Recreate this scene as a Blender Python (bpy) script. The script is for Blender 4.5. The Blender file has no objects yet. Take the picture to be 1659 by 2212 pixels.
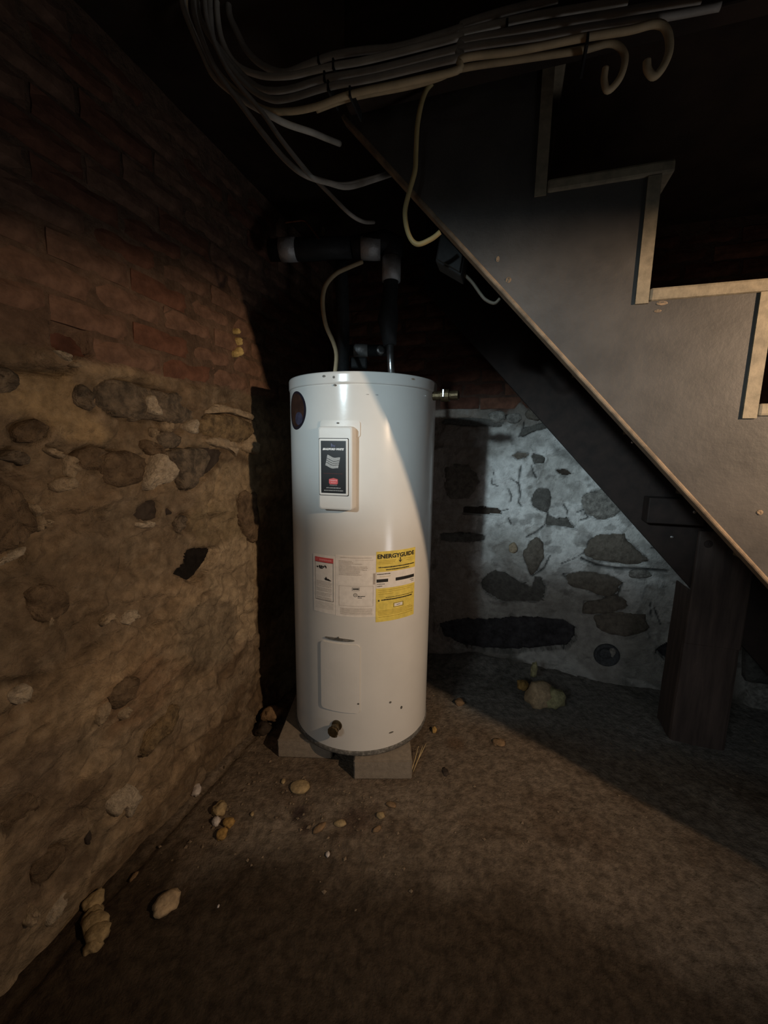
import bpy, bmesh, math, random
import numpy as np
from mathutils import Vector, noise as mnoise
from math import sin, cos, pi, radians, sqrt, atan2, hypot

S = bpy.context.scene
COL = S.collection
V3 = lambda *a: np.array(a, dtype=float)

# ------------------------------------------------------------------ camera
IW, IH, FPX = 1659.0, 2212.0, 870.0
PITCH, ROLL, CAM_H = radians(9.0), radians(0.8), 1.21
cF = V3(0, cos(PITCH), -sin(PITCH))
_r0 = V3(1, 0, 0)
_u0 = np.cross(_r0, cF)
cR = cos(ROLL) * _r0 + sin(ROLL) * _u0
cU = cos(ROLL) * _u0 - sin(ROLL) * _r0
cC = V3(0, 0, CAM_H)
cam_data = bpy.data.cameras.new('camera')
cam_data.sensor_fit = 'HORIZONTAL'
cam_data.sensor_width = 36.0
cam_data.lens = FPX / IW * 36.0
cam_data.clip_start = 0.02
cam = bpy.data.objects.new('camera', cam_data)
COL.objects.link(cam)
from mathutils import Matrix
cam.matrix_world = Matrix(((cR[0], cU[0], -cF[0], cC[0]), (cR[1], cU[1], -cF[1], cC[1]),
                           (cR[2], cU[2], -cF[2], cC[2]), (0, 0, 0, 1)))
S.camera = cam

# ------------------------------------------------------------------ world, lights, exposure
world = bpy.data.worlds.new('world')
S.world = world
world.use_nodes = True
world.node_tree.nodes['Background'].inputs[0].default_value = (0.55, 0.6, 0.7, 1)
world.node_tree.nodes['Background'].inputs[1].default_value = 0.0
S.view_settings.view_transform = 'Standard'
S.view_settings.look = 'None'
S.view_settings.exposure = 0.0
S.view_settings.gamma = 1.0
S.view_settings.use_curve_mapping = False


def spot(name, loc, aim, color, energy, size_deg, blend, radius):
    d = bpy.data.lights.new(name, 'SPOT')
    d.color = color
    d.energy = energy
    d.spot_size = radians(size_deg)
    d.spot_blend = blend
    d.shadow_soft_size = radius
    o = bpy.data.objects.new(name, d)
    COL.objects.link(o)
    o.location = loc
    o.rotation_euler = (Vector(aim) - Vector(loc)).to_track_quat('-Z', 'Y').to_euler()
    return o


# the clamp lamp with a warm bulb on the right
WARM = spot('warm_lamp', (1.16, 0.06, 1.49), (0.17, 1.55, 0.84), (1.0, 0.71, 0.46), 70.0, 104, 0.95, 0.02)
# the cool work light on the left: a flat beam and its weak spill
COOL = spot('cool_lamp', (-1.60, -1.56, 2.00), (0.70, 2.10, 1.06), (0.72, 0.91, 1.0), 258.0, 14.4, 1.0, 0.07)
COOL.scale = (2.3, 1.0, 1.0)
SPILL = spot('cool_lamp_spill', (-1.60, -1.56, 2.00), (0.95, 1.60, 0.18), (0.82, 0.95, 1.0), 52.0, 44, 0.9, 0.28)
# added fill lights: low neutral one beyond the right edge, faint one by the joists
def area(name, loc, aim, color, energy, sx, sy):
    d = bpy.data.lights.new(name, 'AREA')
    d.shape = 'RECTANGLE'
    d.size, d.size_y = sx, sy
    d.energy = energy
    d.color = color
    o = bpy.data.objects.new(name, d)
    COL.objects.link(o)
    o.location = loc
    o.rotation_euler = (Vector(aim) - Vector(loc)).to_track_quat('-Z', 'Y').to_euler()
    return o


area('low_fill', (1.15, 0.22, 0.46), (0.62, 0.84, 0.95), (0.97, 0.97, 1.0), 1.9, 0.26, 0.26)  # added fill, brightens the lower stringer and the floor at right
spot('joist_fill', (0.0, 0.42, 1.80), (-0.12, 1.05, 2.03), (1.0, 0.93, 0.82), 0.11, 80, 1.0, 0.06)  # added fill for the cables and pipes overhead
area('rear_fill', (0.3, -2.0, 1.3), (0.0, 1.5, 1.2), (1.0, 0.88, 0.76), 0.5, 2.0, 1.2)  # added weak fill light behind the camera, no daylight source


def ray(px, py):
    return cF + cR * (px - IW / 2) / FPX - cU * (py - IH / 2) / FPX


def on_plane(px, py, p0, n):
    d = ray(px, py)
    return cC + d * (((p0 - cC) @ n) / (d @ n))


def on_floor(px, py, z=0.0):
    return on_plane(px, py, V3(0, 0, z), V3(0, 0, 1))


# ------------------------------------------------------------------ helpers
def empty(name, loc, label=None, cat=None, group=None):
    o = bpy.data.objects.new(name, None)
    COL.objects.link(o)
    o.location = loc
    o.empty_display_size = 0.05
    tag(o, label, cat, group)
    return o


def tag(o, label=None, cat=None, group=None, kind=None):
    if label: o['label'] = label
    if cat: o['category'] = cat
    if group: o['group'] = group
    if kind: o['kind'] = kind
    return o


def wloc(o):
    v = V3(0, 0, 0)
    while o is not None:
        v = v + np.array(o.location)
        o = o.parent
    return v


def mesh_obj(name, verts, faces, mat=None, parent=None, smooth=True, origin=None, bevel=0.0, colors=None):
    """verts in world coordinates"""
    verts = np.asarray(verts, float)
    if origin is None:
        origin = wloc(parent) if parent is not None else V3(0, 0, 0)
    origin = np.array(origin, float)
    me = bpy.data.meshes.new(name)
    me.from_pydata([tuple(v) for v in verts - origin], [], [tuple(int(i) for i in f) for f in faces])
    if smooth:
        me.polygons.foreach_set('use_smooth', [True] * len(me.polygons))
    if mat: me.materials.append(mat)
    if colors is not None:
        at = me.color_attributes.new('tone', 'FLOAT_COLOR', 'POINT')
        c4 = np.ones((len(verts), 4))
        c4[:, :3] = colors
        at.data.foreach_set('color', c4.ravel())
    me.update()
    o = bpy.data.objects.new(name, me)
    COL.objects.link(o)
    if parent is not None:
        o.parent = parent
        o.location = origin - wloc(parent)
    else:
        o.location = origin
    if bevel > 0:
        m = o.modifiers.new('bevel', 'BEVEL')
        m.width = bevel
        m.segments = 2
        m.limit_method = 'ANGLE'
    return o


class MB:
    def __init__(self):
        self.v, self.f = [], []

    def add(self, vs, fs):
        n = len(self.v)
        self.v += [tuple(map(float, p)) for p in vs]
        self.f += [tuple(i + n for i in f) for f in fs]

    def box(self, c, ax, ay, az):
        """center + half-axis vectors"""
        c, ax, ay, az = map(np.array, (c, ax, ay, az))
        vs = [c + sx * ax + sy * ay + sz * az for sz in (-1, 1) for sy in (-1, 1) for sx in (-1, 1)]
        self.add(vs, [(0, 2, 3, 1), (4, 5, 7, 6), (0, 1, 5, 4), (2, 6, 7, 3), (0, 4, 6, 2), (1, 3, 7, 5)])

    def tube(self, pts, r, n=12, cap=True):
        pts = [np.array(p, float) for p in pts]
        rs = r if hasattr(r, '__len__') else [r] * len(pts)
        prev = None
        rings = []
        for i, p in enumerate(pts):
            t = pts[min(i + 1, len(pts) - 1)] - pts[max(i - 1, 0)]
            t = t / (np.linalg.norm(t) + 1e-12)
            if prev is None:
                a = V3(0, 0, 1) if abs(t[2]) < 0.9 else V3(1, 0, 0)
                x = np.cross(t, a)
            else:
                x = prev - t * (prev @ t)
            x /= np.linalg.norm(x)
            prev = x
            y = np.cross(t, x)
            rings.append([p + rs[i] * (cos(2 * pi * k / n) * x + sin(2 * pi * k / n) * y) for k in range(n)])
        vs = [q for rg in rings for q in rg]
        fs = []
        for i in range(len(pts) - 1):
            for k in range(n):
                k2 = (k + 1) % n
                fs.append((i * n + k, i * n + k2, (i + 1) * n + k2, (i + 1) * n + k))
        if cap:
            fs.append(tuple(range(n - 1, -1, -1)))
            fs.append(tuple((len(pts) - 1) * n + k for k in range(n)))
        self.add(vs, fs)

    def lathe(self, prof, c, axis=(0, 0, 1), n=48):
        """prof: list of (radius, height along axis)"""
        axis = np.array(axis, float)
        axis /= np.linalg.norm(axis)
        a = V3(1, 0, 0) if abs(axis[0]) < 0.9 else V3(0, 1, 0)
        x = np.cross(axis, a); x /= np.linalg.norm(x)
        y = np.cross(axis, x)
        c = np.array(c, float)
        vs, fs = [], []
        for (r, h) in prof:
            for k in range(n):
                t = 2 * pi * k / n
                vs.append(c + axis * h + r * (cos(t) * x + sin(t) * y))
        m = len(prof)
        for i in range(m - 1):
            for k in range(n):
                k2 = (k + 1) % n
                fs.append((i * n + k, i * n + k2, (i + 1) * n + k2, (i + 1) * n + k))
        if prof[0][0] > 1e-6: fs.append(tuple(range(n - 1, -1, -1)))
        if prof[-1][0] > 1e-6: fs.append(tuple((m - 1) * n + k for k in range(n)))
        self.add(vs, fs)

    def build(self, name, mat=None, parent=None, smooth=False, origin=None, bevel=0.0):
        return mesh_obj(name, self.v, self.f, mat, parent, smooth, origin, bevel)


def catmull(pts, m, closed=False):
    pts = [np.array(p, float) for p in pts]
    n = len(pts)
    out = []
    if closed:
        idx = range(n)
    else:
        idx = range(n - 1)
    for i in idx:
        if closed:
            p0, p1, p2, p3 = pts[(i - 1) % n], pts[i], pts[(i + 1) % n], pts[(i + 2) % n]
        else:
            p0, p1, p2, p3 = pts[max(i - 1, 0)], pts[i], pts[i + 1], pts[min(i + 2, n - 1)]
        for k in range(m):
            t = k / m
            out.append(0.5 * ((2 * p1) + (p2 - p0) * t + (2 * p0 - 5 * p1 + 4 * p2 - p3) * t * t + (3 * p1 - p0 - 3 * p2 + p3) * t ** 3))
    if not closed: out.append(pts[-1])
    return out


# numpy value noise -------------------------------------------------
_rng = np.random.RandomState(7)
_tab = _rng.rand(256, 256)


def vnoise(x, y):
    x = np.asarray(x, float); y = np.asarray(y, float)
    xi, yi = np.floor(x).astype(int), np.floor(y).astype(int)
    fx, fy = x - xi, y - yi
    fx = fx * fx * (3 - 2 * fx); fy = fy * fy * (3 - 2 * fy)
    g = lambda a, b: _tab[a & 255, b & 255]
    return (g(xi, yi) * (1 - fx) * (1 - fy) + g(xi + 1, yi) * fx * (1 - fy) + g(xi, yi + 1) * (1 - fx) * fy + g(xi + 1, yi + 1) * fx * fy)


def fbm(x, y, f, oct=4, seed=0.0):
    a, s, t = 1.0, 0.0, 0.0
    for k in range(oct):
        s = s + a * (vnoise(x * f + seed + 17.3 * k, y * f + seed * 1.7 + 9.1 * k) - 0.5)
        t += a
        a *= 0.5; f *= 2.03
    return s / t * 2.0     # about -1..1


def smooth01(x):
    x = np.clip(x, 0, 1)
    return x * x * (3 - 2 * x)


def poly_sdf(px, py, poly):
    """signed distance, negative inside"""
    poly = np.asarray(poly, float)
    d = np.full(px.shape, 1e9)
    inside = np.zeros(px.shape, bool)
    n = len(poly)
    for i in range(n):
        a, b = poly[i], poly[(i + 1) % n]
        e = b - a
        wx, wy = px - a[0], py - a[1]
        t = np.clip((wx * e[0] + wy * e[1]) / (e @ e + 1e-12), 0, 1)
        d = np.minimum(d, np.hypot(wx - t * e[0], wy - t * e[1]))
        c = ((a[1] > py) != (b[1] > py)) & (px < (b[0] - a[0]) * (py - a[1]) / (b[1] - a[1] + 1e-15) + a[0])
        inside ^= c
    return np.where(inside, -d, d)


def line_dist(px, py, pts):
    d = np.full(px.shape, 1e9)
    for a, b in zip(pts[:-1], pts[1:]):
        a, b = np.array(a), np.array(b)
        e = b - a
        wx, wy = px - a[0], py - a[1]
        t = np.clip((wx * e[0] + wy * e[1]) / (e @ e + 1e-12), 0, 1)
        d = np.minimum(d, np.hypot(wx - t * e[0], wy - t * e[1]))
    return d


# ------------------------------------------------------------------ materials
def material(name, color, rough=0.8, var=0.25, scale=30.0, bump=0.3, bscale=120.0, metal=0.0, attr=False,
             color2=None, spec=0.35, mixlo=0.35, mixhi=0.65, bdist=0.004, coord='Object'):
    m = bpy.data.materials.new(name)
    m.use_nodes = True
    nt = m.node_tree
    N, L = nt.nodes, nt.links
    b = N['Principled BSDF']
    b.inputs['Roughness'].default_value = rough
    b.inputs['Metallic'].default_value = metal
    b.inputs['Specular IOR Level'].default_value = spec
    tc = N.new('ShaderNodeTexCoord')
    nz = N.new('ShaderNodeTexNoise')
    nz.inputs['Scale'].default_value = scale
    nz.inputs['Detail'].default_value = 5
    nz.inputs['Roughness'].default_value = 0.6
    L.new(tc.outputs[coord], nz.inputs['Vector'])
    mr = N.new('ShaderNodeMapRange')
    mr.inputs['From Min'].default_value = mixlo
    mr.inputs['From Max'].default_value = mixhi
    L.new(nz.outputs['Fac'], mr.inputs['Value'])
    if attr:
        at = N.new('ShaderNodeAttribute')
        at.attribute_name = 'tone'
        mul = N.new('ShaderNodeMixRGB'); mul.blend_type = 'MULTIPLY'
        mul.inputs[0].default_value = 1.0
        L.new(at.outputs['Color'], mul.inputs[1])
        mx = N.new('ShaderNodeMixRGB')
        mx.inputs[1].default_value = (1 - var, 1 - var, 1 - var, 1)
        mx.inputs[2].default_value = (1 + var, 1 + var, 1 + var, 1)
        L.new(mr.outputs[0], mx.inputs[0])
        L.new(mx.outputs[0], mul.inputs[2])
        L.new(mul.outputs[0], b.inputs['Base Color'])
    else:
        mx = N.new('ShaderNodeMixRGB')
        c = np.array(color)
        c2 = np.array(color2) if color2 is not None else np.clip(c * (1 + var), 0, 1)
        c1 = c if color2 is not None else c * (1 - var)
        mx.inputs[1].default_value = (*c1, 1)
        mx.inputs[2].default_value = (*c2, 1)
        L.new(mr.outputs[0], mx.inputs[0])
        L.new(mx.outputs[0], b.inputs['Base Color'])
    if bump > 0:
        n2 = N.new('ShaderNodeTexNoise')
        n2.inputs['Scale'].default_value = bscale
        n2.inputs['Detail'].default_value = 6
        n2.inputs['Roughness'].default_value = 0.65
        L.new(tc.outputs[coord], n2.inputs['Vector'])
        bp = N.new('ShaderNodeBump')
        bp.inputs['Strength'].default_value = bump
        bp.inputs['Distance'].default_value = bdist
        L.new(n2.outputs['Fac'], bp.inputs['Height'])
        L.new(bp.outputs[0], b.inputs['Normal'])
    return m


def wood_material(name, color, color2, rough=0.7, stretch=(3, 3, 40), bump=0.25):
    m = material(name, color, rough, scale=1.0, color2=color2, bump=bump, bscale=2.0)
    nt = m.node_tree
    tc = next(n for n in nt.nodes if n.type == 'TEX_COORD')
    mp = nt.nodes.new('ShaderNodeMapping')
    mp.inputs['Scale'].default_value = stretch
    nt.links.new(tc.outputs['Object'], mp.inputs['Vector'])
    for n in nt.nodes:
        if n.type == 'TEX_NOISE':
            nt.links.new(mp.outputs[0], n.inputs['Vector'])
    return m


M = {}
M['plaster'] = material('plaster', (1, 1, 1), 0.9, 0.26, 32, 1.0, 70, attr=True, spec=0.2, bdist=0.012)
M['whitewash'] = material('whitewash', (1, 1, 1), 0.9, 0.16, 30, 1.0, 80, attr=True, spec=0.2, bdist=0.010)
M['dirt'] = material('dirt', (1, 1, 1), 0.92, 0.36, 38, 1.0, 85, attr=True, spec=0.15, bdist=0.010)
M['brick'] = material('brick', (0.15, 0.07, 0.045), 0.9, 0.3, 22, 0.7, 90, spec=0.2)
M['brick_dusty'] = material('brick_dusty', (0.175, 0.102, 0.07), 0.9, 0.3, 25, 0.7, 90, spec=0.2)
M['brick_dark'] = material('brick_dark', (0.10, 0.044, 0.03), 0.9, 0.3, 22, 0.7, 90, spec=0.2)
M['stone_grey'] = material('stone_grey', (0.10, 0.080, 0.060), 0.85, 0.35, 34, 1.0, 70, spec=0.25, bdist=0.016, color2=(0.285, 0.22, 0.155), mixlo=.36, mixhi=.66)
M['stone_brown'] = material('stone_brown', (0.115, 0.078, 0.048), 0.85, 0.3, 28, 1.0, 70, spec=0.25, bdist=0.016, color2=(0.265, 0.185, 0.115), mixlo=.36, mixhi=.66)
M['stone_ochre'] = material('stone_ochre', (0.14, 0.10, 0.06), 0.9, 0.3, 32, 1.0, 70, spec=0.2, bdist=0.016, color2=(0.38, 0.27, 0.145), mixlo=.36, mixhi=.66)
M['stone_dark'] = material('stone_dark', (0.05, 0.038, 0.03), 0.9, 0.3, 40, 0.8, 80, spec=0.2, bdist=0.006)
M['stone_black'] = material('stone_black', (0.014, 0.012, 0.011), 0.95, 0.3, 40, 0.6, 80, spec=0.1)
M['hollow_dark'] = material('hollow_dark', (0.028, 0.026, 0.027), 0.95, 0.3, 25, 1.0, 60, spec=0.1, bdist=0.012, color2=(0.07, 0.066, 0.07))
M['mortar_pale'] = material('mortar_pale', (0.38, 0.295, 0.20), 0.95, 0.25, 70, 1.0, 150, spec=0.15, bdist=0.006)
M['mortar_white'] = material('mortar_white', (0.52, 0.43, 0.32), 0.95, 0.25, 80, 1.0, 160, spec=0.15, bdist=0.008)
M['foam_yellow'] = material('foam_yellow', (0.62, 0.47, 0.19), 0.8, 0.2, 80, 0.8, 160)
M['cool_stone'] = material('cool_stone', (0.10, 0.094, 0.085), 0.9, 0.3, 45, 1.0, 80, spec=0.2, bdist=0.012, color2=(0.165, 0.157, 0.142))
M['cool_stone_brown'] = material('cool_stone_brown', (0.13, 0.11, 0.09), 0.9, 0.3, 40, 1.0, 80, spec=0.2, bdist=0.012, color2=(0.22, 0.19, 0.155))
M['cool_stone_mid'] = material('cool_stone_mid', (0.17, 0.16, 0.145), 0.9, 0.3, 45, 1.0, 80, spec=0.2, bdist=0.014, color2=(0.42, 0.40, 0.36))
M['enamel'] = material('enamel', (0.69, 0.675, 0.64), 0.19, 0.03, 6, 0.04, 30, spec=0.5)
M['enamel_cover'] = material('enamel_cover', (0.72, 0.70, 0.66), 0.33, 0.03, 10, 0.05, 60, spec=0.5)
M['rim_metal'] = material('rim_metal', (0.10, 0.095, 0.085), 0.6, 0.3, 90, 0.6, 120, color2=(0.26, 0.245, 0.22), mixlo=0.45, mixhi=0.72)
M['black_label'] = material('black_label', (0.012, 0.010, 0.010), 0.35, 0.2, 20, 0.0)
M['white_print'] = material('white_print', (0.78, 0.78, 0.76), 0.5, 0.05, 20, 0.0)
M['grey_print'] = material('grey_print', (0.36, 0.36, 0.35), 0.5, 0.2, 300, 0.0)
M['dim_red_print'] = material('dim_red_print', (0.07, 0.016, 0.014), 0.5, 0.1, 20, 0.0)
M['red_print'] = material('red_print', (0.62, 0.10, 0.10), 0.5, 0.12, 60, 0.0)
M['pink_print'] = material('pink_print', (0.80, 0.30, 0.30), 0.5, 0.25, 400, 0.0)
M['black_print'] = material('black_print', (0.02, 0.018, 0.016), 0.6, 0.2, 20, 0.0)
M['faint_print'] = material('faint_print', (0.42, 0.36, 0.31), 0.7, 0.15, 200, 0.0)
M['paper_white'] = material('paper_white', (0.80, 0.75, 0.69), 0.6, 0.06, 60, 0.05, 200)
M['paper_yellow'] = material('paper_yellow', (0.76, 0.60, 0.12), 0.6, 0.12, 50, 0.05, 200)
M['olive_print'] = material('olive_print', (0.42, 0.31, 0.05), 0.7, 0.15, 200, 0.0)
M['round_sticker'] = material('round_sticker', (0.028, 0.014, 0.012), 0.4, 0.3, 30, 0.0, color2=(0.06, 0.028, 0.02))
M['navy_print'] = material('navy_print', (0.012, 0.012, 0.022), 0.4, 0.2, 40, 0.0)
M['blue_grey_print'] = material('blue_grey_print', (0.05, 0.05, 0.085), 0.4, 0.3, 60, 0.0)
M['crown_print'] = material('crown_print', (0.16, 0.18, 0.30), 0.4, 0.3, 60, 0.0)
M['brass_dull'] = material('brass_dull', (0.12, 0.09, 0.05), 0.42, 0.3, 60, 0.4, 120, metal=0.8)
M['copper_dull'] = material('copper_dull', (0.28, 0.11, 0.06), 0.38, 0.3, 60, 0.2, 120, metal=0.9)
M['steel_bright'] = material('steel_bright', (0.62, 0.63, 0.64), 0.28, 0.15, 60, 0.2, 120, metal=0.95)
M['foil_tape'] = material('foil_tape', (0.68, 0.69, 0.70), 0.32, 0.15, 40, 0.5, 60, metal=0.45, bdist=0.008)
M['foam_black'] = material('foam_black', (0.030, 0.032, 0.034), 0.55, 0.2, 60, 0.3, 90)
M['rubber_black'] = material('rubber_black', (0.02, 0.02, 0.02), 0.7, 0.2, 60, 0.2, 90)
M['cable_white'] = material('cable_white', (0.60, 0.56, 0.49), 0.55, 0.1, 30, 0.1, 60)
M['cable_grey'] = material('cable_grey', (0.40, 0.37, 0.33), 0.55, 0.12, 30, 0.1, 60)
M['cable_tan'] = material('cable_tan', (0.60, 0.46, 0.28), 0.55, 0.12, 30, 0.1, 60)
M['cable_yellow'] = material('cable_yellow', (0.42, 0.33, 0.15), 0.5, 0.1, 30, 0.1, 60)
M['cable_dark'] = material('cable_dark', (0.14, 0.12, 0.09), 0.6, 0.1, 30, 0.1, 60)
M['concrete'] = material('concrete', (0.25, 0.21, 0.165), 0.9, 0.12, 60, 0.5, 200, spec=0.2)
M['stair_paint'] = material('stair_paint', (0.060, 0.053, 0.047), 0.55, 0.22, 9, 0.25, 60, spec=0.35)
M['stair_edge'] = wood_material('stair_edge', (0.12, 0.085, 0.055), (0.25, 0.175, 0.11), 0.7, (30, 30, 30))
M['stair_pale'] = wood_material('stair_pale', (0.17, 0.14, 0.095), (0.27, 0.22, 0.15), 0.65, (40, 40, 40))
M['stair_dark'] = wood_material('stair_dark', (0.018, 0.012, 0.010), (0.032, 0.020, 0.016), 0.75, (20, 20, 20))
M['timber_dark'] = wood_material('timber_dark', (0.045, 0.032, 0.027), (0.085, 0.060, 0.050), 0.75, (35, 35, 4))
M['joist_wood'] = wood_material('joist_wood', (0.025, 0.016, 0.011), (0.045, 0.028, 0.019), 0.85, (8, 8, 30))
M['rock_pale'] = material('rock_pale', (0.42, 0.31, 0.19), 0.9, 0.25, 60, 0.8, 120)
M['rock_tan'] = material('rock_tan', (0.34, 0.25, 0.13), 0.9, 0.3, 60, 0.8, 120)
M['rock_ochre'] = material('rock_ochre', (0.36, 0.22, 0.07), 0.9, 0.35, 60, 0.8, 120)
M['rock_white'] = material('rock_white', (0.56, 0.50, 0.46), 0.9, 0.2, 60, 0.6, 120)
M['rock_brown'] = material('rock_brown', (0.22, 0.14, 0.075), 0.9, 0.3, 60, 0.8, 120)
M['crumb'] = material('crumb', (0.13, 0.095, 0.062), 0.95, 0.5, 60, 0.5, 120, color2=(0.24, 0.18, 0.12))
M['rock_green'] = material('rock_green', (0.30, 0.28, 0.15), 0.9, 0.3, 60, 0.8, 120)
M['straw'] = material('straw', (0.55, 0.42, 0.22), 0.8, 0.2, 60, 0.0)
M['iron_dark'] = material('iron_dark', (0.055, 0.058, 0.062), 0.75, 0.35, 70, 0.8, 110, spec=0.3)

# ------------------------------------------------------------------ room geometry
aL = radians(17)
L0 = V3(-0.57, 1.545, 0)
Ls = V3(sin(aL), cos(aL), 0)           # along the left wall, away from the camera
Ln = V3(cos(aL), -sin(aL), 0)          # into the room
aB = radians(107)
B0 = V3(1.10, 2.00, 0)
Bs = V3(sin(aB), cos(aB), 0)           # along the back wall, to the right
Bn = V3(cos(aB), -sin(aB), 0)
if Bn[1] > 0: Bn = -Bn                 # into the room (towards the camera)
_m = np.linalg.solve(np.array([Ls[:2], -Bs[:2]]).T, B0[:2] - L0[:2])
SL_END, SB_START = _m[0], _m[1]        # corner where the two walls meet
CEIL = 2.20


def lw(px, py):
    p = on_plane(px, py, L0, Ln)
    return ((p - L0) @ Ls, p[2])


def bw(px, py):
    p = on_plane(px, py, B0, Bn)
    return ((p - B0) @ Bs, p[2])


def axis_coords(lo, flo, fhi, hi, fine, coarse):
    a = list(np.arange(lo, flo, coarse)) if lo < flo else []
    b = list(np.arange(flo, fhi, fine))
    c = list(np.arange(fhi, hi, coarse)) if fhi < hi else []
    return np.array(a + b + c + [hi])


def grid_faces(nx, ny, flip=False):
    i, j = np.meshgrid(np.arange(nx - 1), np.arange(ny - 1), indexing='ij')
    a = (i * ny + j).ravel()
    q = np.stack([a, a + ny, a + ny + 1, a + 1], 1)
    return q[:, ::-1] if flip else q


rnd = random.Random(5)


def stone_mesh(name, poly, P0, Ds, Dn, edge, top, mat, parent, seed, rough=0.25, m=4, back=0.03):
    """a stone bedded in a wall: rim at `edge`, crown at `top` (metres proud of the wall face)"""
    r = random.Random(seed)
    out = catmull(poly, m, closed=True)
    c = sum(out) / len(out)
    size = np.mean([np.linalg.norm(p - c) for p in out])
    out = [c + (p - c) * (1 + r.uniform(-0.06, 0.06) + 0.10 * float(fbm(np.array(p[0]), np.array(p[1]), 40, 2, seed))) for p in out]
    n = len(out)
    verts, faces = [], []

    def put(p, h):
        verts.append(P0 + Ds * p[0] + V3(0, 0, 1) * p[1] + Dn * h)
    d = top - edge
    for k, (sc, h, jit) in enumerate([(1.04, edge - back, 0), (1.0, edge, .15), (0.93, edge + d * .75, .5), (0.66, top, .9), (0.33, top + d * .05, .9)]):
        for p in out:
            q = c + (p - c) * sc
            nn = fbm(np.array(q[0] + seed * 0.37), np.array(q[1] + seed * 0.21), 2.4 / max(size, .01), 3, seed)
            put(q, h + float(nn) * jit * rough * max(abs(d), 0.006) * 2)
    put(c, top + d * .05)
    for k in range(4):
        for i in range(n):
            j = (i + 1) % n
            faces.append((k * n + i, k * n + j, (k + 1) * n + j, (k + 1) * n + i))
    for i in range(n):
        faces.append((4 * n + i, 4 * n + (i + 1) % n, 5 * n))
    o = mesh_obj(name, verts, faces, M[mat], parent, smooth=True)
    bm = bmesh.new(); bm.from_mesh(o.data)
    bmesh.ops.recalc_face_normals(bm, faces=bm.faces)
    bm.to_mesh(o.data); bm.free()
    return o


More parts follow.
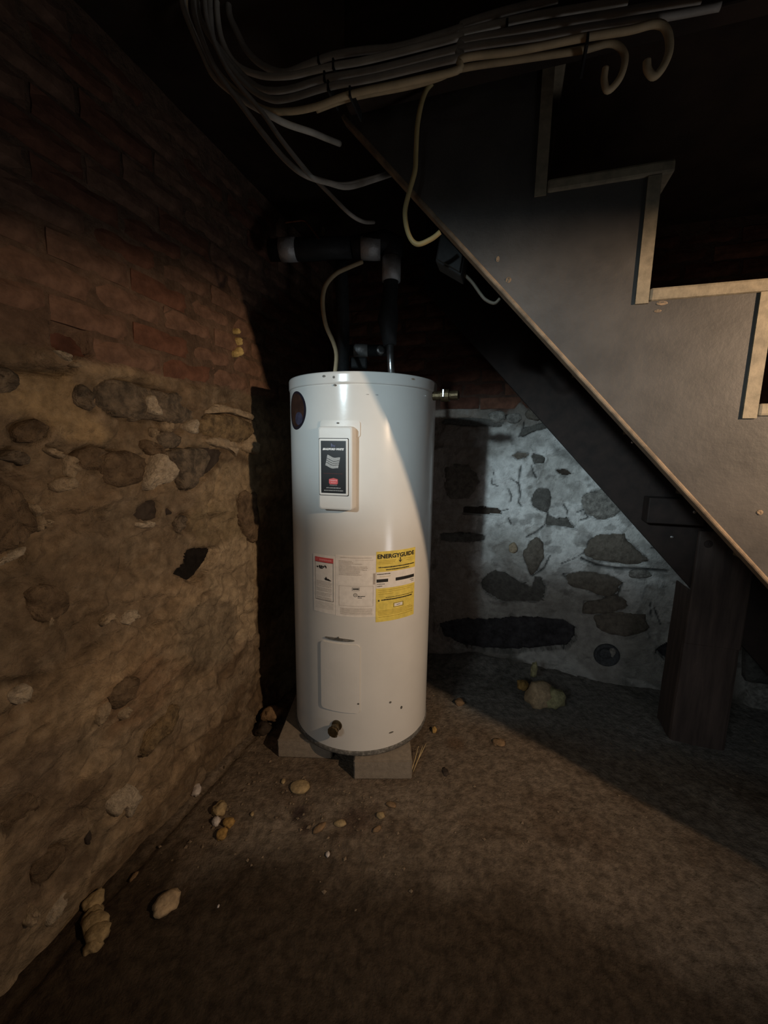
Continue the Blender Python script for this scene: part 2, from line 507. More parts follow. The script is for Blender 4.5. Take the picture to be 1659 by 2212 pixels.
# --- stones, hollows and patches of the left wall, outlined on the wall surface
# (name, material, rim height, crown height, carve depth, outline)
LW_PIECES = [
 ('stone', 'stone_grey', .002, .022, 0, [(213,830),(255,822),(300,830),(345,845),(395,850),(415,880),(412,910),(370,918),(330,905),(290,908),(250,895),(215,870)]),
 ('mortar_patch', 'mortar_white', .016, .027, 0, [(310,858),(328,856),(332,875),(346,890),(340,898),(318,893),(312,880)]),
 ('stone', 'stone_grey', .000, .020, 0, [(162,832),(180,829),(205,848),(208,868),(203,887),(180,880),(164,865)]),
 ('stone', 'stone_ochre', .004, .030, 0, [(428,908),(460,894),(500,898),(535,908),(549,922),(545,938),(520,956),(490,952),(450,942),(430,932)]),
 ('mortar_patch', 'mortar_pale', .010, .026, 0, [(444,893),(462,872),(500,880),(540,893),(543,908),(510,896),(470,888)]),
 ('stone', 'stone_grey', .010, .034, 0, [(355,978),(400,968),(437,967),(447,990),(440,1012),(418,1042),(405,1058),(385,1050),(372,1020),(360,1000)]),
 ('hollow', 'stone_dark', -.022, -.018, .030, [(438,964),(488,975),(472,1010),(442,1032),(414,1062),(406,1056),(440,1012),(446,990)]),
 ('mortar_patch', 'mortar_white', .006, .030, 0, [(330,985),(345,981),(372,996),(379,1014),(368,1036),(340,1050),(320,1060),(309,1046),(318,1020)]),
 ('hollow', 'stone_dark', -.034, -.028, .044, [(302,1100),(325,1085),(350,1080),(356,1100),(352,1120),(335,1128),(315,1125),(301,1115)]),
 ('mortar_patch', 'mortar_white', .004, .014, 0, [(300,1128),(312,1130),(330,1126),(342,1130),(335,1140),(312,1142),(300,1137)]),
 ('stone', 'stone_grey', .004, .020, 0, [(389,1124),(400,1112),(412,1116),(410,1138),(399,1152),(389,1140)]),
 ('hollow', 'stone_black', -.055, -.05, .065, [(380,1238),(400,1222),(410,1196),(435,1183),(478,1184),(472,1204),(462,1222),(445,1246),(425,1262),(405,1253),(390,1245)]),
 ('stone', 'stone_brown', -.004, .030, .012, [(-40,1050),(0,1045),(25,1055),(60,1085),(75,1120),(78,1148),(60,1165),(30,1183),(0,1198),(-40,1200)]),
 ('mortar_lump', 'mortar_pale', .008, .022, 0, [(62,1092),(75,1088),(90,1100),(86,1112),(74,1114)]),
 ('mortar_lump', 'mortar_pale', .008, .022, 0, [(84,1118),(96,1114),(100,1130),(94,1148),(82,1140)]),
 ('mortar_lump', 'mortar_pale', .008, .024, 0, [(96,1122),(108,1120),(114,1130),(106,1140),(98,1136)]),
 ('stone', 'stone_grey', .002, .028, 0, [(-30,795),(0,788),(20,795),(40,815),(42,835),(25,848),(0,851),(-30,850)]),
 ('hollow', 'brick_dark', -.030, -.026, .040, [(109,705),(150,712),(175,730),(195,755),(200,772),(170,770),(140,765),(118,745)]),
 ('mortar_smear', 'mortar_white', .004, .014, 0, [(112,757),(128,757),(142,768),(150,780),(138,779),(122,767)]),
 ('mortar_smear', 'mortar_pale', .004, .014, 0, [(146,779),(160,781),(174,788),(168,794),(152,790)]),
 ('stone', 'stone_brown', -.002, .010, .006, [(-20,1770),(5,1740),(50,1708),(85,1722),(98,1745),(60,1772),(20,1795)]),
 ('stone', 'stone_ochre', .004, .030, 0, [(303,1638),(325,1592),(348,1560),(372,1530),(387,1522),(390,1538),(376,1570),(356,1598),(330,1622)]),
 ('mortar_patch', 'mortar_white', .002, .018, 0, [(234,1737),(252,1716),(284,1692),(302,1718),(292,1742),(279,1768),(266,1742),(247,1763)]),
 ('mortar_patch', 'mortar_white', .001, .010, 0, [(-20,1222),(5,1212),(36,1190),(68,1180),(58,1198),(25,1216),(-10,1228)]),
 ('hollow', 'stone_dark', -.022, -.018, .030, [(369,1097),(383,1110),(366,1113)]),
 ('stone', 'stone_brown', .002, .022, 0, [(165,985),(200,966),(240,974),(238,1000),(212,1016),(180,1014)]),
 ('stone', 'stone_grey', .002, .020, 0, [(344,942),(368,928),(394,944),(392,964),(362,970),(346,960)]),
 ('stone', 'stone_brown', .000, .018, 0, [(36,925),(70,906),(108,918),(98,942),(74,955),(45,954)]),
 ('stone', 'stone_grey', -.002, .014, .006, [(-20,990),(0,984),(30,972),(60,986),(50,1004),(20,996)]),
 ('mortar_patch', 'mortar_pale', .002, .018, 0, [(142,984),(165,990),(173,1010),(162,1034),(146,1028),(141,1005)]),
 ('mortar_patch', 'mortar_pale', .004, .016, 0, [(95,968),(115,969),(142,984),(132,991),(105,981)]),
 ('stone', 'stone_brown', .002, .018, 0, [(312,950),(340,955),(358,970),(350,985),(322,982),(310,968)]),
 ('stone', 'stone_brown', .001, .018, 0, [(215,990),(262,975),(308,985),(318,1010),(300,1045),(250,1050),(222,1025)]),
 ('mortar_lump', 'mortar_pale', .010, .026, 0, [(352,914),(366,912),(370,925),(364,936),(356,930)]),
 ('mortar_lump', 'mortar_white', .006, .020, 0, [(398,920),(414,905),(424,915),(424,935),(410,935)]),
 ('mortar_lump', 'mortar_pale', .008, .022, 0, [(325,925),(334,924),(338,936),(332,944),(325,938)]),
 ('mortar_patch', 'mortar_pale', .006, .020, 0, [(443,948),(470,944),(500,952),(512,970),(508,985),(492,972),(462,962),(446,958)]),
 ('mortar_patch', 'mortar_pale', .002, .018, 0, [(534,940),(544,935),(552,960),(553,980),(535,978),(524,965)]),
 ('stone', 'stone_brown', .002, .016, 0, [(515,1072),(548,1062),(556,1100),(556,1150),(545,1175),(520,1130)]),
 ('mortar_patch', 'mortar_pale', .002, .014, 0, [(110,1040),(150,1030),(175,1045),(150,1060),(120,1062)]),
 ('mortar_lump', 'mortar_pale', .004, .020, 0, [(215,1345),(236,1325),(248,1326),(232,1345),(219,1352)]),
 ('mortar_lump', 'mortar_white', .004, .022, 0, [(268,1345),(282,1322),(304,1318),(300,1332),(282,1350)]),
 ('stone', 'stone_brown', .001, .014, 0, [(60,1275),(110,1265),(150,1285),(135,1330),(85,1345),(58,1315)]),
 ('mortar_lump', 'mortar_pale', .002, .012, 0, [(100,1322),(112,1312),(120,1318),(118,1345),(108,1358),(103,1340)]),
 ('stone', 'stone_brown', .002, .020, 0, [(240,1490),(280,1462),(300,1468),(292,1500),(262,1530),(242,1525)]),
 ('mortar_lump', 'mortar_pale', .002, .014, 0, [(210,1545),(228,1520),(240,1520),(236,1550),(218,1570)]),
 ('mortar_lump', 'mortar_pale', .002, .014, 0, [(258,1545),(278,1528),(284,1536),(268,1556)]),
 ('hollow', 'stone_dark', -.020, -.015, .026, [(195,1812),(204,1798),(208,1810),(204,1830),(196,1826)]),
 ('mortar_patch', 'mortar_white', .004, .014, 0, [(105,1985),(135,1935),(150,1925),(146,1948),(122,1985),(108,2005)]),
 ('mortar_patch', 'mortar_pale', .004, .018, 0, [(48,1990),(70,1955),(78,1960),(70,1990),(54,2002)]),
 ('stone', 'stone_brown', .000, .012, .002, [(80,1880),(120,1838),(148,1830),(146,1862),(112,1905),(84,1908)]),
 ('mortar_patch', 'mortar_white', .002, .012, 0, [(15,1500),(45,1478),(68,1485),(60,1510),(35,1522),(18,1515)]),
]
# (grooves: width, depth, line)
LW_GROOVES = [
 (.009, .025, [(20,798),(60,798),(120,801),(160,800)]),
 (.006, .016, [(-10,1480),(50,1468),(115,1458)]),
 (.006, .014, [(170,1420),(213,1395)]),
 (.007, .020, [(-10,986),(20,975)]),
 (.005, .016, [(205,982),(235,980)]), (.005, .016, [(238,980),(258,975)]),
 (.006, .020, [(110,964),(130,972),(150,985)]),
 (.005, .016, [(437,1300),(440,1288),(462,1276)]), (.004, .012, [(407,1332),(425,1325),(428,1312)]),
 (.005, .014, [(305,1640),(335,1625),(362,1598),(382,1565),(393,1535)]),
 (.004, .012, [(525,1460),(532,1452)]),
 (.005, .015, [(375,810),(400,816)]), (.004, .012, [(300,824),(330,832)]),
 (.004, .012, [(548,895),(556,925)]),
 (.004, .012, [(178,1605),(205,1575),(215,1560)]), (.004, .012, [(60,1600),(100,1570)]),
 (.004, .010, [(310,1480),(345,1440),(400,1420)]),
 (.004, .012, [(215,1015),(240,1018)]),
]

# --- left wall surface ---------------------------------------------------------
sL = axis_coords(-1.70, -1.10, SL_END, SL_END + .02, 0.0075, 0.15)
zL = axis_coords(-0.06, -0.06, 1.44, CEIL, 0.0075, 0.06)
gs, gz = np.meshgrid(sL, zL, indexing='ij')
xs, zs = gs.ravel(), gz.ravel()
BRICK_L = 1.405
h = 0.014 * fbm(xs, zs, 2.2, 4, 3.0) + 0.016 * fbm(xs, zs, 7, 4, 11.0) + 0.005 * fbm(xs, zs, 28, 3, 5.0)
lay1 = smooth01((fbm(xs * .7, zs * 1.4, 4.0, 5, 101.0) - .06) * 18)
lay2 = smooth01((fbm(xs * .8, zs * 1.8, 7.0, 5, 131.0) - .12) * 20)
h += .0085 * lay1 + .0065 * lay2 - .009
rid = np.abs(fbm(xs, zs, 5.0, 3, 31.0))
h += -0.012 * smooth01(1 - rid / 0.09)
h = np.clip(h, -.04, .03)
mor = material
tone = np.zeros((len(xs), 3))
n1 = smooth01(0.5 + 1.3 * fbm(xs * .75, zs * 1.5, 3.0, 5, 21.0))
n2 = smooth01(0.5 + 1.4 * fbm(xs * .7, zs * 1.5, 6.5, 5, 41.0))
c_tan, c_brown, c_grey, c_dark = V3(.40, .29, .175), V3(.215, .148, .09), V3(.27, .21, .145), V3(.10, .067, .042)
tone = c_brown + (c_tan - c_brown) * n1[:, None]
tone = tone + (c_grey - tone) * (0.6 * n2)[:, None]
n3 = smooth01((fbm(xs * .7, zs * 1.6, 4.5, 5, 61.0) - 0.16) * 5)
tone = tone + (c_dark - tone) * (0.65 * n3)[:, None]
tone = tone * (0.86 + .14 * lay1 + .12 * lay2)[:, None]


n4 = smooth01((fbm(xs, zs, 11, 4, 151.0) - .16) * 9)
n5 = smooth01((fbm(xs, zs * 1.3, 15, 4, 171.0) - .20) * 8)
n6 = smooth01((fbm(xs, zs, 34, 3, 191.0) - .22) * 6)


def mottle(tone):
    tone = tone + (V3(.40, .31, .205) - tone) * (.20 * n4)[:, None]
    tone = tone + (V3(.085, .057, .036) - tone) * (.24 * n5)[:, None]
    tone = tone + (V3(.47, .38, .27) - tone) * (.14 * n6 * (1 - n5))[:, None]
    return tone


def soft_patch(poly_px, conv, xs, zs, tone, col, amt, soft, seed):
    poly = [conv(*p) for p in poly_px]
    d = poly_sdf(xs, zs, poly) + soft * .8 * fbm(xs, zs, 30, 3, seed)
    w = amt * smooth01(0.5 - d / (2 * soft))
    return tone + (np.array(col) - tone) * w[:, None], w


# pale lime patch at the upper left, grey slab and rough light mortar at the right end, darker foot of the wall
for poly, col, amt, soft in [
    ([(0,805),(150,802),(165,830),(165,870),(215,905),(260,950),(210,960),(140,945),(90,900),(0,880)], (.42,.30,.165), .85, .012),
    ([(400,1320),(470,1292),(515,1300),(522,1360),(500,1430),(440,1440),(385,1410)], (.235,.185,.125), .85, .02),
    ([(470,1184),(512,1150),(560,1080),(560,1380),(520,1385),(515,1310),(470,1290),(440,1262)], (.45,.35,.23), .8, .012),
    ([(470,1010),(552,1000),(556,1070),(520,1090),(480,1110),(430,1080),(440,1050)], (.36,.27,.165), .7, .02),
    ([(420,1090),(510,1100),(540,1160),(440,1180),(420,1140)], (.27,.205,.12), .8, .02),
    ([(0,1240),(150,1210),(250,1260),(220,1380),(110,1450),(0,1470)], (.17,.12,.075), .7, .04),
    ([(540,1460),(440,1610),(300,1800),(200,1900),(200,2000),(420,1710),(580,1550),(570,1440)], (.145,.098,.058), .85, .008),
    ([(0,700),(110,700),(118,760),(170,795),(20,797),(0,790)], (.16,.11,.07), .8, .012),
    ([(0,1650),(100,1600),(200,1700),(150,1900),(0,2100)], (.16,.11,.075), .6, .05),
    ([(230,1500),(330,1400),(400,1440),(330,1560),(240,1600)], (.21,.12,.065), .6, .03)]:
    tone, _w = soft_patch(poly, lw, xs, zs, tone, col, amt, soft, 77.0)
    if col[0] == .45:
        h += _w * (0.010 * fbm(xs, zs, 45, 3, 15.0) + 0.002)
tone = mottle(tone)
# mortar bed behind the brick courses
jag = 0.018 * fbm(xs, zs, 6, 3, 90.0)
wb = smooth01((zs - BRICK_L - jag) / 0.02)
h = h * (1 - wb) + wb * (-0.004 + 0.004 * fbm(xs, zs, 12, 3, 8.0))
tone = tone + (V3(.165, .105, .072) * (1 + .5 * fbm(xs, zs, 10, 3, 4.0))[:, None] - tone) * wb[:, None]
SHELF = []
for nm, mt, e0, e1, carve, poly in LW_PIECES:
    pw = [lw(*p) for p in poly]
    if carve > 0:
        d = poly_sdf(xs, zs, pw)
        h = np.minimum(h, np.where(d < 0, -carve, h)) if carve > .02 else h - carve * smooth01(-d / .01)
    if nm == 'stone':
        d = poly_sdf(xs, zs, pw) + .004 * fbm(xs, zs, 40, 3, 7.0)
        gate = smooth01(.5 + 1.6 * fbm(xs, zs, 9, 3, 23.0))
        w = smooth01(1.3 - np.abs(d - .002) / .007) * gate
        h = h - .014 * w
        tone = tone * (1 - .55 * w)[:, None]
for wd, dp, ln in LW_GROOVES:
    d = line_dist(xs, zs, [lw(*p) for p in ln])
    w = smooth01(1.2 - d / wd)
    h = h - dp * w
    tone = tone * (1 - 0.5 * w)[:, None]
edge_w = smooth01((SL_END - xs) / .03)
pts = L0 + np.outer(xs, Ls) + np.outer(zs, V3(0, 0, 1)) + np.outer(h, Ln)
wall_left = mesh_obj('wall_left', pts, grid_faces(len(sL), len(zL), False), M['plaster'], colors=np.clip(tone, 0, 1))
tag(wall_left, 'rubble stone and brick cellar wall on the left, patched with brown mortar', kind='structure')


def wall_h(conv_s, conv_z, sarr, zarr, harr):
    i = np.clip(np.searchsorted(sarr, conv_s) - 1, 0, len(sarr) - 1)
    j = np.clip(np.searchsorted(zarr, conv_z) - 1, 0, len(zarr) - 1)
    return harr.reshape(len(sarr), len(zarr))[i, j]


hL = h.copy()
for k, (nm, mt, e0, e1, carve, poly) in enumerate(LW_PIECES):
    pw = [lw(*p) for p in poly]
    c = np.mean(pw, 0)
    b = 0.0 if carve > .02 else float(wall_h(c[0], c[1], sL, zL, hL))
    pr = .62 if carve == 0 and nm == 'stone' else 1.0
    stone_mesh(nm, [np.array(p) for p in pw], L0, Ls, Ln, e0 + b - (.006 if carve == 0 else 0), e0 + (e1 - e0) * pr + b, mt, wall_left, 100 + k, rough=.55)

# yellow foam blobs squeezed out of a brick joint
for k, (px, py, r) in enumerate([(507, 716, .010), (511, 738, .014), (512, 760, .017), (505, 765, .012)]):
    s, z = lw(px, py)
    stone_mesh('foam_blob', [np.array((s + r * cos(t) * .8, z + r * sin(t))) for t in np.arange(0, 6.2, .9)], L0, Ls, Ln, .006, .022, 'foam_yellow', wall_left, 300 + k)


# --- bricks -----------------------------------------------------------------
def brick_mesh(seed, length=.20, height=.057, depth=.05):
    r = random.Random(seed)
    nx, nz = 7, 4
    vs, fs = [], []
    for i in range(nx):
        for j in range(nz):
            u, v = i / (nx - 1), j / (nz - 1)
            e = min(u, 1 - u) * length / .006
            g = min(v, 1 - v) * height / .006
            rim = 0 if min(e, g) < .5 else 1
            x = (u - .5) * length + r.uniform(-.0022, .0022)
            z = (v - .5) * height + r.uniform(-.0018, .0018)
            y = (-.006 if rim == 0 else 0) + r.uniform(-.0022, .0022)
            vs.append((x, z, y))
    for i in range(nx - 1):
        for j in range(nz - 1):
            fs.append((i * nz + j, (i + 1) * nz + j, (i + 1) * nz + j + 1, i * nz + j + 1))
    ring = [i * nz for i in range(nx)] + [(nx - 1) * nz + j for j in range(1, nz)] + [i * nz + nz - 1 for i in range(nx - 2, -1, -1)] + [j for j in range(nz - 2, 0, -1)]
    n0 = len(vs)
    for q in ring:
        vs.append((vs[q][0], vs[q][1], -depth))
    for a in range(len(ring)):
        b = (a + 1) % len(ring)
        fs.append((ring[b], ring[a], n0 + a, n0 + b))
    return vs, fs


def lay_bricks(parent, P0, Ds, Dn, s_lo, s_hi, z_lo, mats, seed, skip):
    r = random.Random(seed)
    base = []
    for k in range(6):
        vs, fs = brick_mesh(seed + k)
        for m in mats:
            me = bpy.data.meshes.new('brick')
            me.from_pydata(vs, [], fs)
            me.materials.append(M[m])
            base.append(me)
    row = 0
    z = z_lo + .030
    while z < CEIL - .03:
        s = s_lo - (row % 2) * .105 + r.uniform(-.02, .02)
        while s < s_hi - .05:
            c = s + .1
            if c > s_lo - .02 and c < s_hi - .07 and not skip(c, z):
                o = bpy.data.objects.new('brick', r.choice(base))
                COL.objects.link(o)
                o.parent = parent
                o.location = P0 + Ds * c + V3(0, 0, z + r.uniform(-.003, .003)) + Dn * r.uniform(-.0005, .006)
                o.rotation_euler = (Matrix(((Ds[0], 0, Dn[0]), (Ds[1], 0, Dn[1]), (Ds[2], 1, Dn[2]))) @ Matrix.Rotation(r.uniform(-.014, .014), 3, 'Z')).to_euler()
            s += .211
        z += .068
        row += 1


gap = [lw(*p) for p in [(109,700),(150,707),(200,765),(195,790),(118,760)]]
gap_c = np.mean(gap, 0)


def skip_left(c, z):
    if abs(c - gap_c[0]) < .085 and abs(z - gap_c[1]) < .04: return True
    if c < -.62 and z < 1.47: return True
    return False


lay_bricks(wall_left, L0, Ls, Ln, -1.15, SL_END, BRICK_L + .012, ['brick', 'brick_dusty', 'brick_dusty'], 40, skip_left)

# --- back wall -----------------------------------------------------------------
BW_PIECES = [
 ('stone', 'cool_stone', -.006, .004, .012, [(1120,944),(1130,926),(1165,915),(1187,911),(1182,925),(1150,933),(1130,943)]),
 ('stone', 'cool_stone_brown', -.005, .000, .009, [(1105,983),(1120,977),(1143,980),(1140,987),(1118,992)]),
 ('stone', 'cool_stone', -.004, .004, .009, [(1147,985),(1152,980),(1176,987),(1175,1001),(1154,1001)]),
 ('stone', 'cool_stone', -.008, .001, .012, [(1148,1080),(1155,1062),(1170,1053),(1185,1056),(1191,1075),(1188,1095),(1182,1108),(1165,1103),(1150,1095)]),
 ('stone', 'cool_stone', -.018, -.012, .026, [(1182,1112),(1200,1121),(1225,1119),(1235,1132),(1245,1143),(1225,1140),(1200,1136),(1181,1136)]),
 ('stone', 'cool_stone_mid', -.004, .010, .008, [(1256,1092),(1262,1070),(1290,1060),(1315,1050),(1336,1060),(1346,1085),(1338,1105),(1315,1120),(1290,1122),(1270,1110)]),
 ('hollow', 'stone_dark', -.022, -.017, .030, [(1000,1096),(1050,1095),(1075,1099),(1083,1110),(1050,1113),(1000,1109)]),
 ('hollow', 'stone_dark', -.016, -.012, .024, [(1199,1014),(1222,1014),(1240,1023),(1220,1027),(1205,1021)]),
 ('stone', 'cool_stone', -.012, -.008, .018, [(1228,963),(1245,961),(1276,972),(1262,976),(1240,973)]),
 ('stone', 'cool_stone_brown', -.006, .012, .012, [(1130,1197),(1145,1170),(1165,1160),(1174,1175),(1176,1205),(1160,1230),(1147,1244),(1138,1225)]),
 ('stone', 'cool_stone_brown', -.003, .010, .010, [(1260,1192),(1275,1165),(1295,1155),(1340,1153),(1364,1175),(1392,1200),(1402,1213),(1350,1218),(1300,1213),(1270,1204)]),
 ('stone', 'cool_stone_brown', -.006, .004, .010, [(1218,1240),(1260,1235),(1310,1240),(1346,1255),(1340,1270),(1325,1284),(1300,1290),(1270,1276),(1235,1266)]),
 ('stone', 'cool_stone_brown', -.003, .008, .006, [(1263,1300),(1300,1295),(1320,1285),(1345,1290),(1356,1308),(1340,1318),(1300,1326),(1262,1325)]),
 ('stone', 'cool_stone', -.010, -.002, .014, [(1040,1250),(1070,1232),(1090,1238),(1110,1250),(1130,1262),(1150,1270),(1156,1246),(1170,1245),(1178,1270),(1175,1290),(1165,1300),(1130,1299),(1090,1300),(1062,1288),(1042,1272)]),
 ('hollow', 'hollow_dark', -.046, -.034, .060, [(945,1348),(990,1336),(1060,1338),(1100,1333),(1160,1335),(1215,1338),(1245,1360),(1246,1382),(1225,1400),(1170,1405),(1120,1410),(1060,1408),(1000,1400),(955,1380)]),
 ('hollow', 'hollow_dark', -.042, -.032, .055, [(1412,1405),(1425,1395),(1455,1380),(1500,1368),(1500,1455),(1460,1440),(1430,1420)]),
 ('stone', 'brick_dark', -.004, .012, .006, [(965,1420),(1040,1418),(1085,1424),(1062,1440),(1000,1442)]),
 ('stone', 'cool_stone_mid', .000, .010, 0, [(1360,1236),(1380,1230),(1403,1235),(1405,1245),(1385,1249),(1362,1247)]),
 ('plaster_lump', 'mortar_white', .004, .030, 0, [(1474,1234),(1497,1214),(1510,1224),(1508,1252),(1484,1252)]),
 ('stone', 'cool_stone', -.010, -.006, .016, [(1381,1099),(1396,1097),(1420,1132),(1385,1134)]),
 ('stone', 'cool_stone', .000, .040, 0, [(1618,1348),(1660,1340),(1720,1345),(1720,1470),(1650,1478),(1604,1458)]),
 ('stone', 'cool_stone_mid', .000, .030, 0, [(1612,1492),(1650,1486),(1710,1490),(1710,1545),(1640,1548),(1606,1530)]),
 ('plaster_lump', 'cool_stone_mid', .000, .012, 0, [(1058,892),(1085,888),(1090,905),(1072,914),(1058,906)]),
 ('plaster_lump', 'cool_stone_mid', .000, .012, 0, [(1095,898),(1118,892),(1128,905),(1112,915),(1096,912)]),
 ('stone', 'cool_stone_brown', .000, .018, 0, [(1135,888),(1160,880),(1188,884),(1186,900),(1160,908),(1138,904)]),
 ('hollow', 'stone_dark', -.016, -.012, .024, [(1084,900),(1096,896),(1098,904),(1088,907)]),
 ('stone', 'cool_stone', -.006, .000, .012, [(960,905),(1020,902),(1088,912),(1084,922),(1020,920),(960,916)]),
 ('stone', 'cool_stone_brown', -.004, .008, .006, [(960,1010),(1010,1005),(1035,1040),(1010,1075),(965,1070)]),
 ('stone', 'cool_stone', -.006, .006, .010, [(950,1152),(1000,1150),(1050,1156),(1046,1168),(990,1170),(950,1166)]),
 ('stone', 'cool_stone_brown', -.002, .008, .004, [(1285,1330),(1330,1322),(1390,1330),(1398,1362),(1350,1375),(1300,1362)]),
 ('plaster_lump', 'mortar_pale', .002, .012, 0, [(1100,1178),(1112,1172),(1118,1186),(1110,1195),(1100,1190)]),
]
BW_GROOVES = [
 (.004, .014, [(1125,1007),(1122,1030),(1121,1045),(1124,1070),(1120,1085),(1127,1095)]),
 (.003, .010, [(1105,1035),(1121,1045)]), (.003, .010, [(1148,1005),(1152,1020),(1158,1032)]),
 (.004, .014, [(1184,1108),(1181,1130),(1160,1150),(1138,1160)]),
 (.003, .010, [(1217,1089),(1225,1102),(1226,1114)]), (.003, .010, [(1246,1107),(1262,1100),(1284,1088)]),
 (.003, .010, [(1264,1107),(1271,1118),(1253,1124)]), (.003, .008, [(1212,1217),(1240,1206),(1262,1193)]),
 (.006, .018, [(1256,1206),(1290,1222),(1330,1227),(1400,1231),(1442,1234)]),
 (.003, .010, [(1406,1300),(1409,1334)]), (.003, .010, [(1414,1311),(1428,1350)]),
 (.004, .012, [(1188,1200),(1176,1225),(1150,1244)]), (.004, .012, [(1347,1258),(1335,1285),(1310,1290)]),
 (.003, .010, [(1420,1165),(1460,1175)]), (.003, .008, [(1066,1020),(1062,1045),(1075,1050)]),
 (.004, .012, [(1098,1055),(1105,1072),(1102,1085)]), (.003, .009, [(1098,1118),(1104,1132)]),
 (.003, .010, [(1080,1105),(1098,1100)]), (.005, .015, [(1250,1462),(1330,1487),(1450,1516)]),
 (.003, .009, [(1405,1182),(1440,1188),(1470,1180)]), (.004, .012, [(1130,925),(1132,912)]),
]
SB_END = 2.2
sB = axis_coords(SB_START - .02, SB_START - .02, .95, SB_END, 0.0065, 0.10)
zB = axis_coords(-0.08, -0.08, 1.52, CEIL, 0.0065, 0.06)
gs, gz = np.meshgrid(sB, zB, indexing='ij')
xs, zs = gs.ravel(), gz.ravel()
BRICK_B = 1.412
h = 0.014 * fbm(xs, zs, 2.5, 4, 13.0) + 0.014 * fbm(xs, zs, 8, 4, 19.0) + 0.005 * fbm(xs, zs, 30, 3, 55.0)
flake = smooth01((fbm(xs, zs, 6.5, 4, 71.0) - 0.12) * 10)
h -= 0.007 * flake
c_white, c_grey, c_dull, c_br = V3(.74, .735, .71), V3(.48, .47, .445), V3(.33, .315, .285), V3(.17, .155, .135)
n1 = smooth01(0.55 + 1.0 * fbm(xs, zs, 4.0, 4, 33.0))
tone = c_grey + (c_white - c_grey) * n1[:, None]
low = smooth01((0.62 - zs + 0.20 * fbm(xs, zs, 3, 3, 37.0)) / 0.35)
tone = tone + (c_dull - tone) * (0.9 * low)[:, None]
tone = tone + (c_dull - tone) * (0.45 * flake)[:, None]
m1 = smooth01((fbm(xs, zs, 12, 4, 211.0) - .18) * 8)
m2 = smooth01((fbm(xs, zs * 1.4, 20, 4, 231.0) - .22) * 8)
tone = tone + (V3(.22, .205, .185) - tone) * (.45 * m1)[:, None]
tone = tone + (V3(.12, .11, .10) - tone) * (.45 * m2)[:, None]
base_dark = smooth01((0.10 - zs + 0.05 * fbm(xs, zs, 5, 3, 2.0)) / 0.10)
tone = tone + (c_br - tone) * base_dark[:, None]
for poly, col, amt, soft in [
    ([(1190,960),(1230,975),(1270,1000),(1290,1020),(1240,1005),(1200,985)], (.24,.235,.22), .8, .02),
    ([(1100,930),(1180,920),(1200,960),(1150,975),(1110,965)], (.40,.39,.37), .6, .02),
    ([(1170,1330),(1260,1320),(1420,1380),(1450,1500),(1300,1480),(1110,1420),(1240,1400)], (.33,.315,.29), .7, .02),
    ([(1390,1180),(1480,1170),(1480,1250),(1400,1240)], (.30,.29,.27), .7, .02),
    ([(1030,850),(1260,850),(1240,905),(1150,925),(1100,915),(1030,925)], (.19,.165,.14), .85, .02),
    ([(1040,985),(1130,1000),(1140,1100),(1080,1130),(1040,1120)], (.80,.80,.78), .6, .02),
    ([(1108,1418),(1150,1405),(1235,1404),(1252,1432),(1300,1482),(1180,1452)], (.46,.45,.42), .85, .012),
    ([(1340,1460),(1400,1475),(1455,1500),(1450,1512),(1380,1490)], (.48,.46,.43), .8, .006),
    ([(700,860),(1020,880),(1045,1000),(1020,1200),(1040,1340),(900,1460),(700,1460)], (.24,.185,.145), .8, .05),  # heater's shadow and warm bounce light painted into the wall colour
    ([(1130,1250),(1100,1240),(1060,1180),(1120,1160),(1140,1200)], (.34,.32,.29), .6, .03)]:
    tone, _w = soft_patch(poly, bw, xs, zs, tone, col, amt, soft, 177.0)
jag = 0.06 * fbm(xs, zs, 6, 4, 90.0)
wb = smooth01((zs - BRICK_B - jag) / 0.02)
h = h * (1 - wb) + wb * (-0.004 + 0.003 * fbm(xs, zs, 12, 3, 8.0))
tone = tone + (V3(.10, .06, .045) * (1 + .3 * fbm(xs, zs, 10, 3, 4.0))[:, None] - tone) * wb[:, None]
for nm, mt, e0, e1, carve, poly in BW_PIECES:
    pw = [bw(*p) for p in poly]
    if carve > 0:
        d = poly_sdf(xs, zs, pw) + .007 * fbm(xs, zs, 38, 3, 5.0)
        h = np.where(d < 0, np.minimum(h, -carve), h + .004 * smooth01(1 - d / .012))
        w = smooth01(1.2 - np.abs(d) / .004)
        tone = tone * (1 - .45 * w)[:, None]
for wd, dp, ln in BW_GROOVES:
    d = line_dist(xs, zs, [bw(*p) for p in ln]) + .002 * fbm(xs, zs, 50, 2, 15.0)
    w = smooth01(1.45 - d / wd)
    h = h - dp * w
    tone = tone * (1 - 0.85 * w)[:, None]
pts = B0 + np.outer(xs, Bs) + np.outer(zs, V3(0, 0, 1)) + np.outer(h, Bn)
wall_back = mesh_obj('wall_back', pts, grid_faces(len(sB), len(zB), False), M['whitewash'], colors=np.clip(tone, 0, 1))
tag(wall_back, 'flaking whitewashed rubble stone wall behind the stairs, brick above', kind='structure')
hB = h.copy()
for k, (nm, mt, e0, e1, carve, poly) in enumerate(BW_PIECES):
    pw = [bw(*p) for p in poly]
    c = np.mean(pw, 0)
    b = 0.0 if carve > 0 else float(wall_h(c[0], c[1], sB, zB, hB))
    stone_mesh(nm, [np.array(p) for p in pw], B0, Bs, Bn, e0 + b, e1 + b, mt, wall_back, 500 + k, rough=.35)
lay_bricks(wall_back, B0, Bs, Bn, SB_START, 1.3, BRICK_B + .01, ['brick_dark', 'brick_dark', 'brick'], 60, lambda c, z: False)

